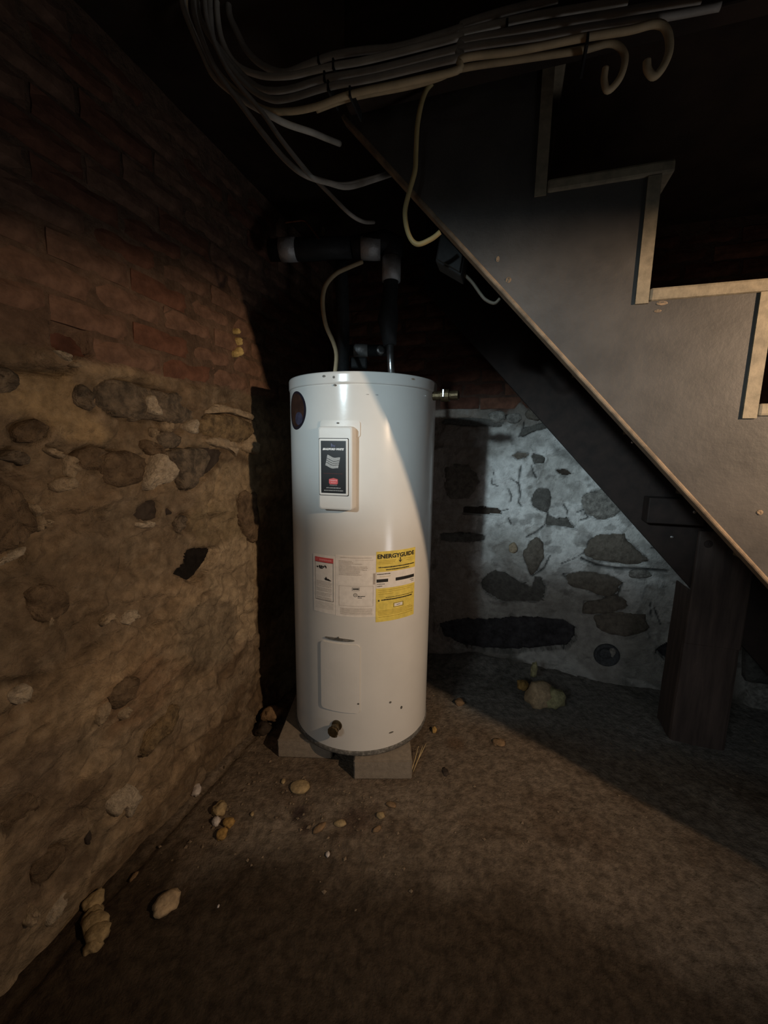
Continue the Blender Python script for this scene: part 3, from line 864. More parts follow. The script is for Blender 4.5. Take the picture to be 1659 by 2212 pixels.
# iron pipe stub in the back wall
s_, z_ = bw(1310, 1414)
pc = B0 + Bs * s_ + V3(0, 0, z_)
stub = empty('pipe_stub', pc, 'round dark iron pipe stub set low in the whitewashed wall', 'pipe stub')
b = MB(); b.lathe([(.058, -.06), (.062, .008), (.058, .016), (.050, .018), (.047, .010), (.0, .012)], pc, Bn, 32)
b.build('pipe_end', M['iron_dark'], stub, smooth=True)
b = MB(); b.lathe([(.030, .010), (.028, .016), (.012, .018), (0, .016)], pc + Bs * (-.008) + V3(0, 0, .008), Bn, 20)
b.build('plug', M['iron_dark'], stub, smooth=True)
stone_mesh('mortar_crust', [np.array((s_ + .024 + .018 * cos(t) * (.7 + .3 * sin(3 * t)), z_ + .022 + .026 * sin(t))) for t in np.arange(0, 6.2, .7)], B0, Bs, Bn, .012, .022, 'cool_stone_mid', stub, 900, back=.01)

# --- floor ------------------------------------------------------------------
fx = axis_coords(-2.4, -0.90, 1.75, 3.2, 0.011, 0.12)
fy = axis_coords(-2.2, 0.30, 2.45, 2.8, 0.011, 0.12)
gx, gy = np.meshgrid(fx, fy, indexing='ij')
xs, ys = gx.ravel(), gy.ravel()
h = 0.010 * fbm(xs, ys, 1.6, 4, 4.0) + 0.008 * fbm(xs, ys, 7, 4, 14.0) + 0.0055 * fbm(xs, ys, 24, 4, 24.0)
crumb = smooth01((fbm(xs, ys, 16, 3, 44.0) - .25) * 5)
zone = smooth01(1 - np.hypot(xs + .15, ys - 1.05) / .55)
h += 0.006 * crumb * (.3 + zone)
dB = (np.stack([xs, ys], 1) - B0[:2]) @ Bn[:2]
dL = (np.stack([xs, ys], 1) - L0[:2]) @ Ln[:2]
h += 0.05 * smooth01(1 - dB / .16) * smooth01((xs - .30) / .25) * smooth01((1.15 - xs) / .5)
h -= 0.012 * smooth01(1 - np.abs(dL - .035) / .02)
tank_c = V3(-0.0858, 1.6218, 0)
flat = smooth01(1 - (np.hypot(xs - tank_c[0], ys - tank_c[1]) - .40) / .12)
h = h * (1 - flat) + flat * np.minimum(h, -.001) * .3
stainc = V3(.105, .07, .045)
c_a, c_b = V3(.23, .185, .14), V3(.165, .125, .09)
n1 = smooth01(.5 + .9 * fbm(xs, ys, 2.4, 4, 51.0))
n2 = smooth01((fbm(xs, ys, 9, 4, 57.0) - .05) * 3)
tone = c_b + (c_a - c_b) * n1[:, None]
tone = tone + (stainc - tone) * (.45 * n2)[:, None]
grey_area = smooth01((.62 - dB + .10 * fbm(xs, ys, 4, 4, 83.0)) / .25) * smooth01((xs - .15) / .3)  # greyer floor tone towards the back wall on the right
tone = tone + (V3(.205, .198, .182) - tone) * (.85 * grey_area)[:, None]
# dimmer foreground light painted into the floor colour, paler strip by the blocks
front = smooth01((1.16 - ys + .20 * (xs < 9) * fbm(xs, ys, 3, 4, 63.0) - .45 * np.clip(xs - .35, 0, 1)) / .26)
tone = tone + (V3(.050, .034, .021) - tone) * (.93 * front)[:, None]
for px, py, r, col in [(645, 1755, .030, (.035, .022, .022)), (660, 1790, .030, (.07, .045, .035)), (770, 1770, .06, (.09, .06, .045)),
                       (1210, 1810, .03, (.09, .065, .045)), (960, 1668, .02, (.05, .04, .035)), (985, 1605, .05, (.12, .075, .045))]:
    p = on_floor(px, py)
    d = np.hypot(xs - p[0], ys - p[1]) + .01 * fbm(xs, ys, 25, 3, 9.0)
    w = .85 * smooth01(1.3 - d / r)
    tone = tone + (np.array(col) - tone) * w[:, None]
for a, b_ in [((740, 1780), (700, 1790)), ((880, 1725), (1040, 1790)), ((1330, 2060), (1345, 2110)), ((708, 1840), (712, 1880))]:
    d = line_dist(xs, ys, [on_floor(*a)[:2], on_floor(*b_)[:2]]) + .012 * np.abs(fbm(xs, ys, 9, 2, 3.0))
    h -= .006 * smooth01(1.3 - d / .010)
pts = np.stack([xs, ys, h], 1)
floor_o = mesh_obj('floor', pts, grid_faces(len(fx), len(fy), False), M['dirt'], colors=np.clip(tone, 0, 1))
tag(floor_o, 'rough brown dirt and broken concrete cellar floor', kind='structure')
hF = h.reshape(len(fx), len(fy))


def floor_z(x, y):
    i = np.clip(np.searchsorted(fx, x) - 1, 0, len(fx) - 1)
    j = np.clip(np.searchsorted(fy, y) - 1, 0, len(fy) - 1)
    return float(hF[i, j])


# --- the rest of the room: ceiling, the unseen walls and an added beam that cuts the warm light
b = MB(); b.box((.45, .3, CEIL + .05), (2.95, 0, 0), (0, 2.7, 0), (0, 0, .05))
tag(b.build('ceiling', M['joist_wood']), 'dark boarded cellar ceiling', kind='structure')
b = MB(); b.box((3.25, .2, 1.08), (.05, 0, 0), (0, 2.6, 0), (0, 0, 1.16))
tag(b.build('wall_right', M['stair_dark']), 'dark cellar wall on the right', kind='structure')
b = MB(); b.box((.45, -2.25, 1.08), (2.95, 0, 0), (0, .05, 0), (0, 0, 1.16))
tag(b.build('wall_front', M['stair_dark']), 'dark cellar wall behind the camera', kind='structure')
b = MB(); b.box((-2.45, -1.1, 1.08), (.05, 0, 0), (0, 1.2, 0), (0, 0, 1.16))
b.box((-1.75, .05, 1.08), (.70, 0, 0), (0, .05, 0), (0, 0, 1.16))
tag(b.build('wall_side', M['stair_dark']), 'dark cellar side wall left of the camera', kind='structure')
b = MB(); b.box((1.62, .22, 1.862), (1.24, 0, 0), (0, .05, 0), (0, 0, .337))
tag(b.build('light_cut_beam', M['joist_wood'], bevel=.006), 'unseen timber beam added under the ceiling to cut off the warm light', kind='structure')

# ------------------------------------------------------------------ water heater
TC = V3(-0.0858, 1.6218, 0.0)
TR, ZB, ZT = 0.28, 0.0765, 1.453
heater = empty('water_heater', (TC[0], TC[1], ZB), 'tall off-white cylindrical electric water heater standing on concrete blocks', 'water heater')


def on_tank(px, py, rr=TR):
    d = ray(px, py)
    o = cC - TC
    A = d[0] ** 2 + d[1] ** 2; B = 2 * (o[0] * d[0] + o[1] * d[1]); c = o[0] ** 2 + o[1] ** 2 - rr * rr
    disc = max(B * B - 4 * A * c, 0)
    t = (-B - sqrt(disc)) / (2 * A)
    p = cC + d * t
    return atan2(p[0] - TC[0], p[1] - TC[1]) % (2 * pi), p[2]     # angle from +Y towards +X, height


def tp(th, z, rr):
    return V3(TC[0] + rr * sin(th), TC[1] + rr * cos(th), z)


b = MB()
b.lathe([(TR - .006, ZB + .004), (TR, ZB + .012), (TR, ZB + .016)] + [(TR, ZB + .02 + (ZT - ZB - .066) * i / 10) for i in range(11)] + [(TR, ZT - .042), (TR, ZT - .040), (TR - .0015, ZT - .0385)], (TC[0], TC[1], 0), n=128)
b.build('tank_jacket', M['enamel'], heater, smooth=True)
b = MB()
b.lathe([(TR - .004, ZT - .040), (TR + .0022, ZT - .0385), (TR + .003, ZT - .034), (TR + .003, ZT - .031), (TR + .003, ZT - .010), (TR + .003, ZT - .006), (TR + .001, ZT - .001), (TR - .004, ZT), (TR - .012, ZT - .004), (TR * .6, ZT - .002), (0, ZT)], (TC[0], TC[1], 0), n=128)
b.build('lid', M['enamel'], heater, smooth=True)
b = MB()
b.lathe([(TR - .02, ZB), (TR + .003, ZB), (TR + .0035, ZB + .004), (TR + .0035, ZB + .016), (TR + .001, ZB + .018), (TR - .004, ZB + .018)], (TC[0], TC[1], 0), n=128)
b.build('bottom_rim', M['rim_metal'], heater, smooth=True)


def patch(name, th0, z0, hw, hh, rc, r_in, r_out, mat, parent, shape='rect', bev=0.0, nc=18):
    """a sheet that follows the tank: centre (angle th0, height z0), half width/height, corner radius"""
    rows = []
    if shape == 'ellipse':
        tt = np.linspace(-pi / 2 + .08, pi / 2 - .08, 24)
        rows = [(hh * sin(t), hw * cos(t)) for t in tt]
    else:
        if rc > 0:
            for t in np.linspace(0, pi / 2, 6): rows.append((-hh + rc - rc * cos(t), hw - rc + rc * sin(t)))
            for t in np.linspace(pi / 2, 0, 6): rows.append((hh - rc + rc * cos(t), hw - rc + rc * sin(t)))
        else:
            rows = [(-hh, hw), (0, hw), (hh, hw)]
    vs, fs = [], []
    nr = len(rows)
    for (dz, w) in rows:
        for k in range(nc):
            a = -w + 2 * w * k / (nc - 1)
            vs.append(tp(th0 - a / TR, z0 + dz, r_out))
    for i in range(nr - 1):
        for k in range(nc - 1):
            fs.append((i * nc + k, i * nc + k + 1, (i + 1) * nc + k + 1, (i + 1) * nc + k))
    ring = [k for k in range(nc)] + [i * nc + nc - 1 for i in range(1, nr)] + [(nr - 1) * nc + k for k in range(nc - 2, -1, -1)] + [i * nc for i in range(nr - 2, 0, -1)]
    n0 = len(vs)
    for q in ring:
        v = np.array(vs[q]); dv = v - V3(TC[0], TC[1], v[2]); dv /= np.linalg.norm(dv)
        vs.append(v - dv * (r_out - r_in) + dv * 0)
    for a in range(len(ring)):
        c = (a + 1) % len(ring)
        fs.append((ring[a], n0 + a, n0 + c, ring[c]))
    o = mesh_obj(name, vs, fs, M[mat], parent, smooth=False)
    return o


def text_mesh(body, size, shear=0.0, bold=0.0):
    cu = bpy.data.curves.new('t', 'FONT')
    cu.body = body
    cu.size = size
    cu.shear = shear
    cu.offset = bold
    cu.align_x = 'CENTER'
    cu.align_y = 'CENTER'
    cu.resolution_u = 2
    to = bpy.data.objects.new('t', cu)
    COL.objects.link(to)
    dg = bpy.context.evaluated_depsgraph_get()
    me = bpy.data.meshes.new_from_object(to.evaluated_get(dg))
    vs = np.array([v.co[:] for v in me.vertices])
    fs = [tuple(p.vertices) for p in me.polygons]
    bpy.data.objects.remove(to)
    bpy.data.curves.remove(cu)
    bpy.data.meshes.remove(me)
    return vs, fs


def fit(vs, w, hgt):
    lo, hi = vs.min(0), vs.max(0)
    o = (vs - (lo + hi) / 2)
    o[:, 0] *= w / (hi[0] - lo[0]); o[:, 1] *= hgt / (hi[1] - lo[1])
    return o


class Print:
    """flat print collected in (a, z) sheet coordinates, then laid on a curved or flat sheet"""
    def __init__(self): self.v, self.f = [], []

    def add(self, vs, fs):
        n = len(self.v)
        self.v += [(v[0], v[1]) for v in vs]
        self.f += [tuple(i + n for i in f) for f in fs]

    def rect(self, x0, z0, x1, z1, tilt=0.0):
        seg = max(1, int(abs(x1 - x0) / .01))
        for k in range(seg):
            a, b_ = x0 + (x1 - x0) * k / seg, x0 + (x1 - x0) * (k + 1) / seg
            self.add([(a, z0 + tilt * (a - x0)), (b_, z0 + tilt * (b_ - x0)), (b_, z1 + tilt * (b_ - x0)), (a, z1 + tilt * (a - x0))], [(0, 1, 2, 3)])

    def frame(self, x0, z0, x1, z1, t):
        self.rect(x0, z0, x1, z0 + t); self.rect(x0, z1 - t, x1, z1)
        self.rect(x0, z0, x0 + t, z1); self.rect(x1 - t, z0, x1, z1)

    def dashes(self, x0, x1, z, hgt, r, gapf=.25, lo=.003, hi=.009):
        x = x0
        while x < x1 - .001:
            w = min(r.uniform(lo, hi), x1 - x)
            self.rect(x, z - hgt / 2 * r.uniform(.7, 1.1), x + w, z + hgt / 2 * r.uniform(.7, 1.1))
            x += w + r.uniform(.5, 1.5) * gapf * hi * .4

    def poly(self, pts):
        self.add(pts, [tuple(range(len(pts)))])

    def text(self, body, cx, cz, w, hgt, shear=0.0, bold=0.0, tilt=0.0):
        vs, fs = text_mesh(body, .02, shear, bold)
        vs = fit(vs, w, hgt)
        self.add([(v[0] + cx, v[1] + cz + tilt * v[0]) for v in vs], fs)

    def build(self, name, mat, parent, mapf):
        o = mesh_obj(name, [mapf(*p) for p in self.v], self.f, M[mat], parent, smooth=False)
        if 'lettering' in name or 'print' in name or name in ('white_band', 'pictogram', 'approval_marks', 'flag_stripes'): o['kind'] = 'stuff'
        return o


def ext(pa, pb):
    """sheet centre and half size from two opposite corners in the photograph"""
    t0, z0 = on_tank(*pa); t1, z1 = on_tank(*pb)
    return (t0 + t1) / 2, (z0 + z1) / 2, abs(t0 - t1) / 2 * TR, abs(z0 - z1) / 2


# --- thermostat cover with its black plate
th_c, z_c, hw_c, hh_c = ext((694, 922), (772, 1100))
nC = V3(sin(th_c), cos(th_c), 0)
tCv = V3(cos(th_c), -sin(th_c), 0) * -1        # to the right as the camera sees it
if tCv[0] < 0: tCv = -tCv
DEP = .034


def cover_pt(a, z, d=0.0):
    return V3(TC[0], TC[1], 0) + nC * (TR + DEP + d) + tCv * a + V3(0, 0, z_c + z)


cw, ch = hw_c * .93, hh_c
cov = MB()
# front and side walls: rings of a rounded rectangle from the tank skin to the front face


def rrect(w, hgt, rc, n=6):
    out = []
    for (sx, sz, a0) in ((1, 1, 0), (-1, 1, pi / 2), (-1, -1, pi), (1, -1, 3 * pi / 2)):
        for k in range(n):
            t = a0 + (pi / 2) * k / (n - 1)
            out.append((sx * (w - rc) + rc * cos(t), sz * (hgt - rc) + rc * sin(t)))
    return out


def rings_mesh(rings, mapf):
    vs, fs = [], []
    n = len(rings[0][0])
    for ring, d in rings:
        for p in ring: vs.append(mapf(p[0], p[1], d))
    for i in range(len(rings) - 1):
        for k in range(n):
            k2 = (k + 1) % n
            fs.append((i * n + k, i * n + k2, (i + 1) * n + k2, (i + 1) * n + k))
    fs.append(tuple((len(rings) - 1) * n + k for k in range(n)))
    return vs, fs


vs, fs = rings_mesh([(rrect(cw, ch, .010), -DEP - .02), (rrect(cw, ch, .010), -.006), (rrect(cw - .0015, ch - .0015, .010), -.002), (rrect(cw - .006, ch - .006, .008), 0)], cover_pt)
cover = mesh_obj('thermostat_cover', vs, fs, M['enamel_cover'], heater, smooth=False)
# low flange above the cover
t_f, z_f, hw_f, hh_f = ext((693, 909), (778, 945))
patch('cover_flange', t_f, z_f, hw_f, hh_f, .010, TR - .002, TR + .004, 'enamel_cover', heater)
# plate
pw_, ph_ = cw * .86, .0
ta, za = on_tank(735, 948, TR + DEP); tb_, zb_ = on_tank(735, 1070, TR + DEP)
pz = (za + zb_) / 2 - z_c
ph_ = abs(za - zb_) / 2
px_ = -.004
vs, fs = rings_mesh([(rrect(pw_ - .002, ph_, .004), -.001), (rrect(pw_ - .002, ph_, .004), .0030), (rrect(pw_ - .004, ph_ - .002, .003), .0034)], lambda a, z, d: cover_pt(a + px_, z + pz, d))
mesh_obj('plate_frame', vs, fs, M['enamel_cover'], cover, smooth=False)
fw, fh_ = pw_ - .0085, ph_ - .0065
vs, fs = rings_mesh([(rrect(fw, fh_, .001), .0030), (rrect(fw, fh_, .001), .0039)], lambda a, z, d: cover_pt(a + px_, z + pz, d))
mesh_obj('name_plate', vs, fs, M['black_label'], cover, smooth=False)
vs, fs = rings_mesh([(rrect(pw_ + .0002, ph_ + .0022, .004), -.001), (rrect(pw_ + .0002, ph_ + .0022, .004), .0006)], lambda a, z, d: cover_pt(a + px_, z + pz, d))
mesh_obj('plate_gasket', vs, fs, M['black_print'], cover, smooth=False)
lab = lambda a, z: cover_pt(a + px_, z + pz, .0044)
yv = lambda zy: fh_ - (zy - 610) / (1760 - 610) * 2 * fh_       # rows of the plate, top 610 .. bottom 1760
p = Print(); p.text('BRADFORD WHITE', 0, yv(790), fw * 1.72, fh_ * .085, shear=.35, bold=.0012); p.build('lettering', 'white_print', cover, lab)
p = Print()
for k, (x, zt, w) in enumerate([(-.004, 668, .004), (.000, 690, .006), (.003, 700, .005)]):
    p.rect(-.006 + x * .3, yv(745), -.006 + .005 + x, yv(zt)); p.poly([(-.004, yv(745)), (.006, yv(745)), (.008, yv(690)), (.001, yv(715)), (-.002, yv(668))])
p.build('crown_emblem', 'crown_print', cover, lab)
# waving flag
p = Print(); q = Print()
us = np.linspace(0, 1, 13)
xl = lambda u, v: (-.30 + .60 * u - .06 * v + (.0)) * fw * 1.02
wave = lambda u: -.035 * sin(2 * pi * u) * fh_ * 1.3
top_y, bot_y = 960, 1190


def fl(u, v):
    zz = yv(945) + (yv(1180) - yv(945)) * v + (-.07 * u * fh_ + .03 * fh_) + .030 * fh_ * sin(2 * pi * u + pi / 2) - .03 * fh_ * u
    return ((-.46 + 1.0 * u - .17 * v) * fw * 1.03, zz)


for i in range(12):
    p.add([fl(us[i], 1), fl(us[i + 1], 1), fl(us[i + 1], 0), fl(us[i], 0)], [(0, 1, 2, 3)])
    for v in (.33, .52, .70):
        q.add([fl(us[i], v + .022), fl(us[i + 1], v + .022), fl(us[i + 1], v - .022), fl(us[i], v - .022)], [(0, 1, 2, 3)])
p.build('flag_emblem', 'grey_print', cover, lab)
lab2 = lambda a, z: cover_pt(a + px_, z + pz, .0048)
q.build('flag_stripes', 'black_print', cover, lab2)
p = Print()
rr_ = random.Random(3)
p.dashes(-fw * .78, fw * .72, yv(1325), fh_ * .03, rr_, .5, .003, .006); p.build('faint_lettering', 'dim_red_print', cover, lab)
p = Print(); p.poly([(x * fw * .36, yv(1490) + z * fh_ * .12) for x, z in [(-1, -.7), (-.8, -1), (.8, -1), (1, -.7), (1, .6), (.7, .75), (0, 1.0), (-.7, .75), (-1, .6)]])
p.build('red_badge', 'red_print', cover, lab)
p = Print()
p.dashes(-fw * .28, fw * .30, yv(1475), fh_ * .055, rr_, .4, .0022, .0036); p.dashes(-fw * .20, fw * .22, yv(1525), fh_ * .03, rr_, .4, .0015, .0025)
p.build('badge_lettering', 'pink_print', cover, lab2)
p = Print()
p.dashes(-fw * .30, fw * .30, yv(1580), fh_ * .02, rr_, .5, .001, .002)
p.dashes(-fw * .58, fw * .60, yv(1642), fh_ * .035, rr_, .5, .0015, .004); p.dashes(-fw * .76, fw * .78, yv(1700), fh_ * .035, rr_, .5, .0015, .004)
p.build('small_lettering', 'grey_print', cover, lab)

# --- round sticker on the left flank
th_r, z_r = on_tank(629, 890)
th_edge, _ = on_tank(661.5, 890)
R_ST = .066
th_r = th_edge + R_ST / TR
sticker = patch('round_sticker', th_r, z_r, R_ST, R_ST, 0, TR - .001, TR + .0009, 'navy_print', heater, 'ellipse', nc=26)
patch('sticker_field', th_r, z_r + .002, R_ST * .84, R_ST * .86, 0, TR, TR + .0013, 'round_sticker', sticker, 'ellipse', nc=26)
patch('sticker_emblem', th_r - .07, z_r - .028, .026, .022, 0, TR, TR + .0017, 'blue_grey_print', sticker, 'ellipse', nc=18)

# --- stickers in a row
def sheet(name, pa, pb, mat, lift=.0008):
    t, z, w, hgt = ext(pa, pb)
    o = patch(name, t, z, w, hgt, .0015, TR - .001, TR + lift, mat, heater)
    return o, (lambda a, zz, d=.0005: tp(t - a / TR, z + zz, TR + lift + d)), w, hgt


r3 = random.Random(11)
warn, mw, ww, wh = sheet('warning_label', (677, 1195), (724, 1328), 'paper_white')
fx_ = lambda u: -ww + 2 * ww * u
fz_ = lambda v: wh - 2 * wh * v
p = Print(); p.rect(fx_(.10), fz_(.12), fx_(.94), fz_(.04)); p.build('header_band', 'red_print', warn, mw)
p = Print(); p.text('!', fx_(.2), fz_(.08), ww * .05, wh * .06); p.dashes(fx_(.32), fx_(.86), fz_(.08), wh * .05, r3, .4, .003, .006); p.build('header_lettering', 'pink_print', warn, lambda a, z: mw(a, z, .0008))
p = Print(); p.frame(fx_(.10), fz_(.78), fx_(.94), fz_(.12), .0012); p.build('border', 'black_print', warn, mw)
p = Print()
for cx_, cz_, w_, h_ in [(.22, .21, .07, .022), (.33, .20, .07, .035), (.42, .195, .06, .028), (.5, .20, .05, .03), (.58, .185, .05, .03), (.63, .20, .03, .035), (.40, .225, .14, .018)]:
    p.poly([(fx_(cx_) + ww * w_ * 1.3 * cos(t), fz_(cz_) + wh * h_ * 1.3 * sin(t)) for t in np.arange(0, 6.2, .6)])
p.poly([(fx_(.50), fz_(.375)), (fx_(.56), fz_(.40)), (fx_(.62), fz_(.36)), (fx_(.68), fz_(.395)), (fx_(.72), fz_(.39)), (fx_(.86), fz_(.425)), (fx_(.80), fz_(.43)), (fx_(.58), fz_(.42))])
p.build('pictogram', 'black_print', warn, mw)
p = Print()
for v in list(np.arange(.45, .54, .022)) + list(np.arange(.57, .63, .022)) + list(np.arange(.65, .71, .022)) + list(np.arange(.73, .77, .02)):
    p.dashes(fx_(.16), fx_(r3.uniform(.78, .88)), fz_(v), wh * .018, r3, .3, .002, .007)
for v in np.arange(.82, .92, .02):
    p.dashes(fx_(.10), fx_(.94), fz_(v), wh * .010, r3, .5, .001, .004)
p.build('print_lines', 'faint_print', warn, mw)

info, mi, wi, hi_ = sheet('rating_label', (724.5, 1198), (811, 1332), 'paper_white')
fx_ = lambda u: -wi + 2 * wi * u
fz_ = lambda v: hi_ - 2 * hi_ * v
p = Print()
p.dashes(fx_(.12), fx_(.90), fz_(.035), hi_ * .016, r3, .4, .002, .005)
p.dashes(fx_(.50), fx_(.94), fz_(.07), hi_ * .010, r3, .5, .002, .005)
for i, v in enumerate(np.arange(.09, .33, .022)):
    p.dashes(fx_(.09), fx_((.42, .45, .66, .40, .78, .72, .70, .62, .62, .60, .66, .7)[i % 12]), fz_(v), hi_ * .018, r3, .5, .0012, .004)
p.dashes(fx_(.68), fx_(.80), fz_(.20), hi_ * .02, r3, .6, .002, .004); p.dashes(fx_(.68), fx_(.78), fz_(.23), hi_ * .02, r3, .6, .002, .004)
p.frame(fx_(.09), fz_(.82), fx_(.94), fz_(.49), .0009)
for v in np.arange(.86, .96, .016):
    p.dashes(fx_(.12), fx_(.92), fz_(v), hi_ * .013, r3, .3, .0012, .005)
p.build('print_lines', 'faint_print', info, mi)
p = Print()
p.frame(fx_(.42), fz_(.565), fx_(.60), fz_(.51), .0009); p.dashes(fx_(.44), fx_(.585), fz_(.537), hi_ * .05, r3, .6, .001, .0022)
cx_, cz_ = fx_(.50), fz_(.635)
for i in range(16):
    t0, t1 = 2 * pi * i / 16, 2 * pi * (i + 1) / 16
    p.add([(cx_ + r_ * cos(t), cz_ + r_ * sin(t)) for r_, t in ((.0068, t0), (.0068, t1), (.0054, t1), (.0054, t0))], [(0, 1, 2, 3)])
p.text('UL', cx_, cz_, .0054, .0052)
p.dashes(fx_(.56), fx_(.74), fz_(.655), hi_ * .03, r3, .4, .0018, .004); p.dashes(fx_(.56), fx_(.66), fz_(.68), hi_ * .02, r3, .4, .0018, .003)
p.build('approval_marks', 'black_print', info, mi)
p = Print(); p.rect(fx_(.93), fz_(.465), fx_(.985), fz_(.285)); p.build('side_strip', 'faint_print', info, mi)

en, me_, we, he = sheet('energy_label', (813, 1192), (893, 1326), 'paper_yellow')
# the yellow sheet sits slightly askew
fx_ = lambda u: -we + 2 * we * u
fz_ = lambda v: he - 2 * he * v
p = Print(); p.text('ENERGYGUIDE', fx_(.49), fz_(.068), we * 1.86, he * .125, bold=.0007)
p.rect(fx_(.552), fz_(.145), fx_(.572), fz_(.10)); p.poly([(fx_(.515), fz_(.135)), (fx_(.562), fz_(.175)), (fx_(.61), fz_(.135)), (fx_(.562), fz_(.150))])
p.build('lettering', 'black_print', en, lambda a, z: me_(a, z, .0009))
p = Print(); p.rect(fx_(.0), fz_(.515), fx_(1), fz_(.285)); p.rect(fx_(.43), fz_(.80), fx_(.64), fz_(.757)); p.build('white_band', 'paper_white', en, mw_ if False else me_)
up = lambda a, z: me_(a, z, .0010)
p = Print()
p.dashes(fx_(.05), fx_(.96), fz_(.222), he * .028, r3, .35, .002, .006); p.dashes(fx_(.22), fx_(.80), fz_(.258), he * .028, r3, .35, .002, .006)
p.dashes(fx_(.02), fx_(.32), fz_(.315), he * .024, r3, .35, .002, .005)
p.rect(fx_(.01), fz_(.43), fx_(.27), fz_(.385)); p.rect(fx_(.45), fz_(.43), fx_(.97), fz_(.385))
p.dashes(fx_(.84), fx_(.96), fz_(.455), he * .018, r3, .4, .002, .004); p.dashes(fx_(.88), fx_(.97), fz_(.48), he * .014, r3, .4, .002, .004)
p.dashes(fx_(.02), fx_(.20), fz_(.455), he * .02, r3, .4, .002, .004); p.dashes(fx_(.02), fx_(.14), fz_(.485), he * .02, r3, .4, .002, .004)
p.dashes(fx_(.05), fx_(.08), fz_(.69), he * .05, r3, .35, .002, .005); p.dashes(fx_(.12), fx_(.92), fz_(.685), he * .034, r3, .4, .0015, .004); p.dashes(fx_(.22), fx_(.95), fz_(.655), he * .020, r3, .9, .0015, .004)
p.frame(fx_(.41), fz_(.81), fx_(.66), fz_(.747), .0011); p.dashes(fx_(.49), fx_(.58), fz_(.778), he * .016, r3, .3, .002, .004)
p.build('print_lines', 'black_print', en, up)
p = Print()
for v, a, c in [(.13, .05, .45), (.15, .05, .42), (.17, .05, .38), (.13, .66, .88), (.155, .70, .86), (.35, .08, .32), (.545, .05, .95), (.57, .05, .85), (.60, .06, .40), (.84, .05, .9), (.86, .05, .95), (.88, .05, .8), (.90, .06, .95), (.93, .06, .95)]:
    p.dashes(fx_(a), fx_(c), fz_(v), he * .012, r3, .5, .0015, .004)
p.build('fine_print', 'olive_print', en, up)
for o_ in (en,):
    pass

# --- lower access panel, dents, scuffs
t_p, z_p, hw_p, hh_p = ext((694, 1382), (777, 1540))
patch('access_panel', t_p, z_p, hw_p, hh_p, .012, TR - .002, TR + .0042, 'enamel_cover', heater)
ap_t, ap_z = on_tank(733, 1381)
patch('dent_crease', ap_t, ap_z, .056, .0045, 0, TR, TR + .0048, 'rim_metal', heater, 'ellipse')
for k, (px, py, w, hh_, m_) in enumerate([(701, 813, .006, .0035, 'rim_metal'), (722, 815, .004, .004, 'rim_metal'), (724, 832, .005, .003, 'rim_metal'), (891, 819, .008, .003, 'mortar_white'),
                                          (843, 1517, .005, .004, 'rim_metal'), (867, 1528, .005, .006, 'rim_metal'), (845, 1582, .010, .003, 'rim_metal'), (731, 1377, .003, .003, 'rim_metal'),
                                          (774, 1519, .004, .003, 'rim_metal'), (794, 852, .005, .0012, 'grey_print'), (814, 853, .005, .0014, 'grey_print'), (731, 914, .005, .0024, 'rim_metal')]):
    t, z = on_tank(px, py)
    patch('scuff', t, z, w, hh_, 0, TR, TR + (.0052 if py in (1377, 914) else .0036 if py < 834 else .0008 if py not in (1519,) else .0048), m_, heater, 'ellipse', nc=8)

# --- drain valve
t_v, z_v = on_tank(728, 1566)
nV = V3(sin(t_v), cos(t_v), 0)
cV = tp(t_v, z_v, TR)
b = MB()
b.lathe([(.020, -.01), (.020, .004), (.013, .006), (.013, .016), (.017, .018), (.017, .028), (.010, .031)], cV, nV, 20)
dv = b.build('drain_valve', M['brass_dull'], heater, smooth=False)
b = MB(); b.lathe([(.008, .028), (.008, .034), (.019, .035), (.021, .038), (.019, .043), (.006, .044)], cV, nV, 10); b.build('valve_handle', M['brass_dull'], dv, smooth=False)
b = MB(); b.lathe([(.010, 0), (.010, .014), (.012, .015), (.012, .024), (.008, .025)], cV + nV * .020 + V3(0, 0, -.004), (nV * .35 + V3(0, 0, -1)), 16); b.build('valve_spout', M['brass_dull'], dv, smooth=False)

# --- relief valve on the right flank and its discharge pipe
t_t, z_t = on_tank(940, 858)
t_t = radians(112)
nT = V3(sin(t_t), cos(t_t), 0)
cT = tp(t_t, z_t, TR)
b = MB(); b.lathe([(.016, -.01), (.016, .03), (.022, .032), (.022, .060), (.016, .062), (.014, .075)], cT, nT, 20)
rv = b.build('relief_valve', M['brass_dull'], heater, smooth=False)
b = MB(); b.box(cT + nT * .046 + V3(-.012, -.020, .006), nT * .004, np.cross(nT, V3(0, 0, 1)) * .003, V3(0, 0, .014)); b.build('relief_lever', M['steel_bright'], rv, smooth=False, bevel=.002)
b = MB(); b.lathe([(.017, 0), (.017, .024), (.013, .026)], cT + nT * .068, nT, 14); b.build('relief_cap', M['brass_dull'], rv, smooth=False)


# ------------------------------------------------------------------ pipes above the heater
def at_y(px, py, y):
    return on_plane(px, py, V3(0, y, 0), V3(0, 1, 0))


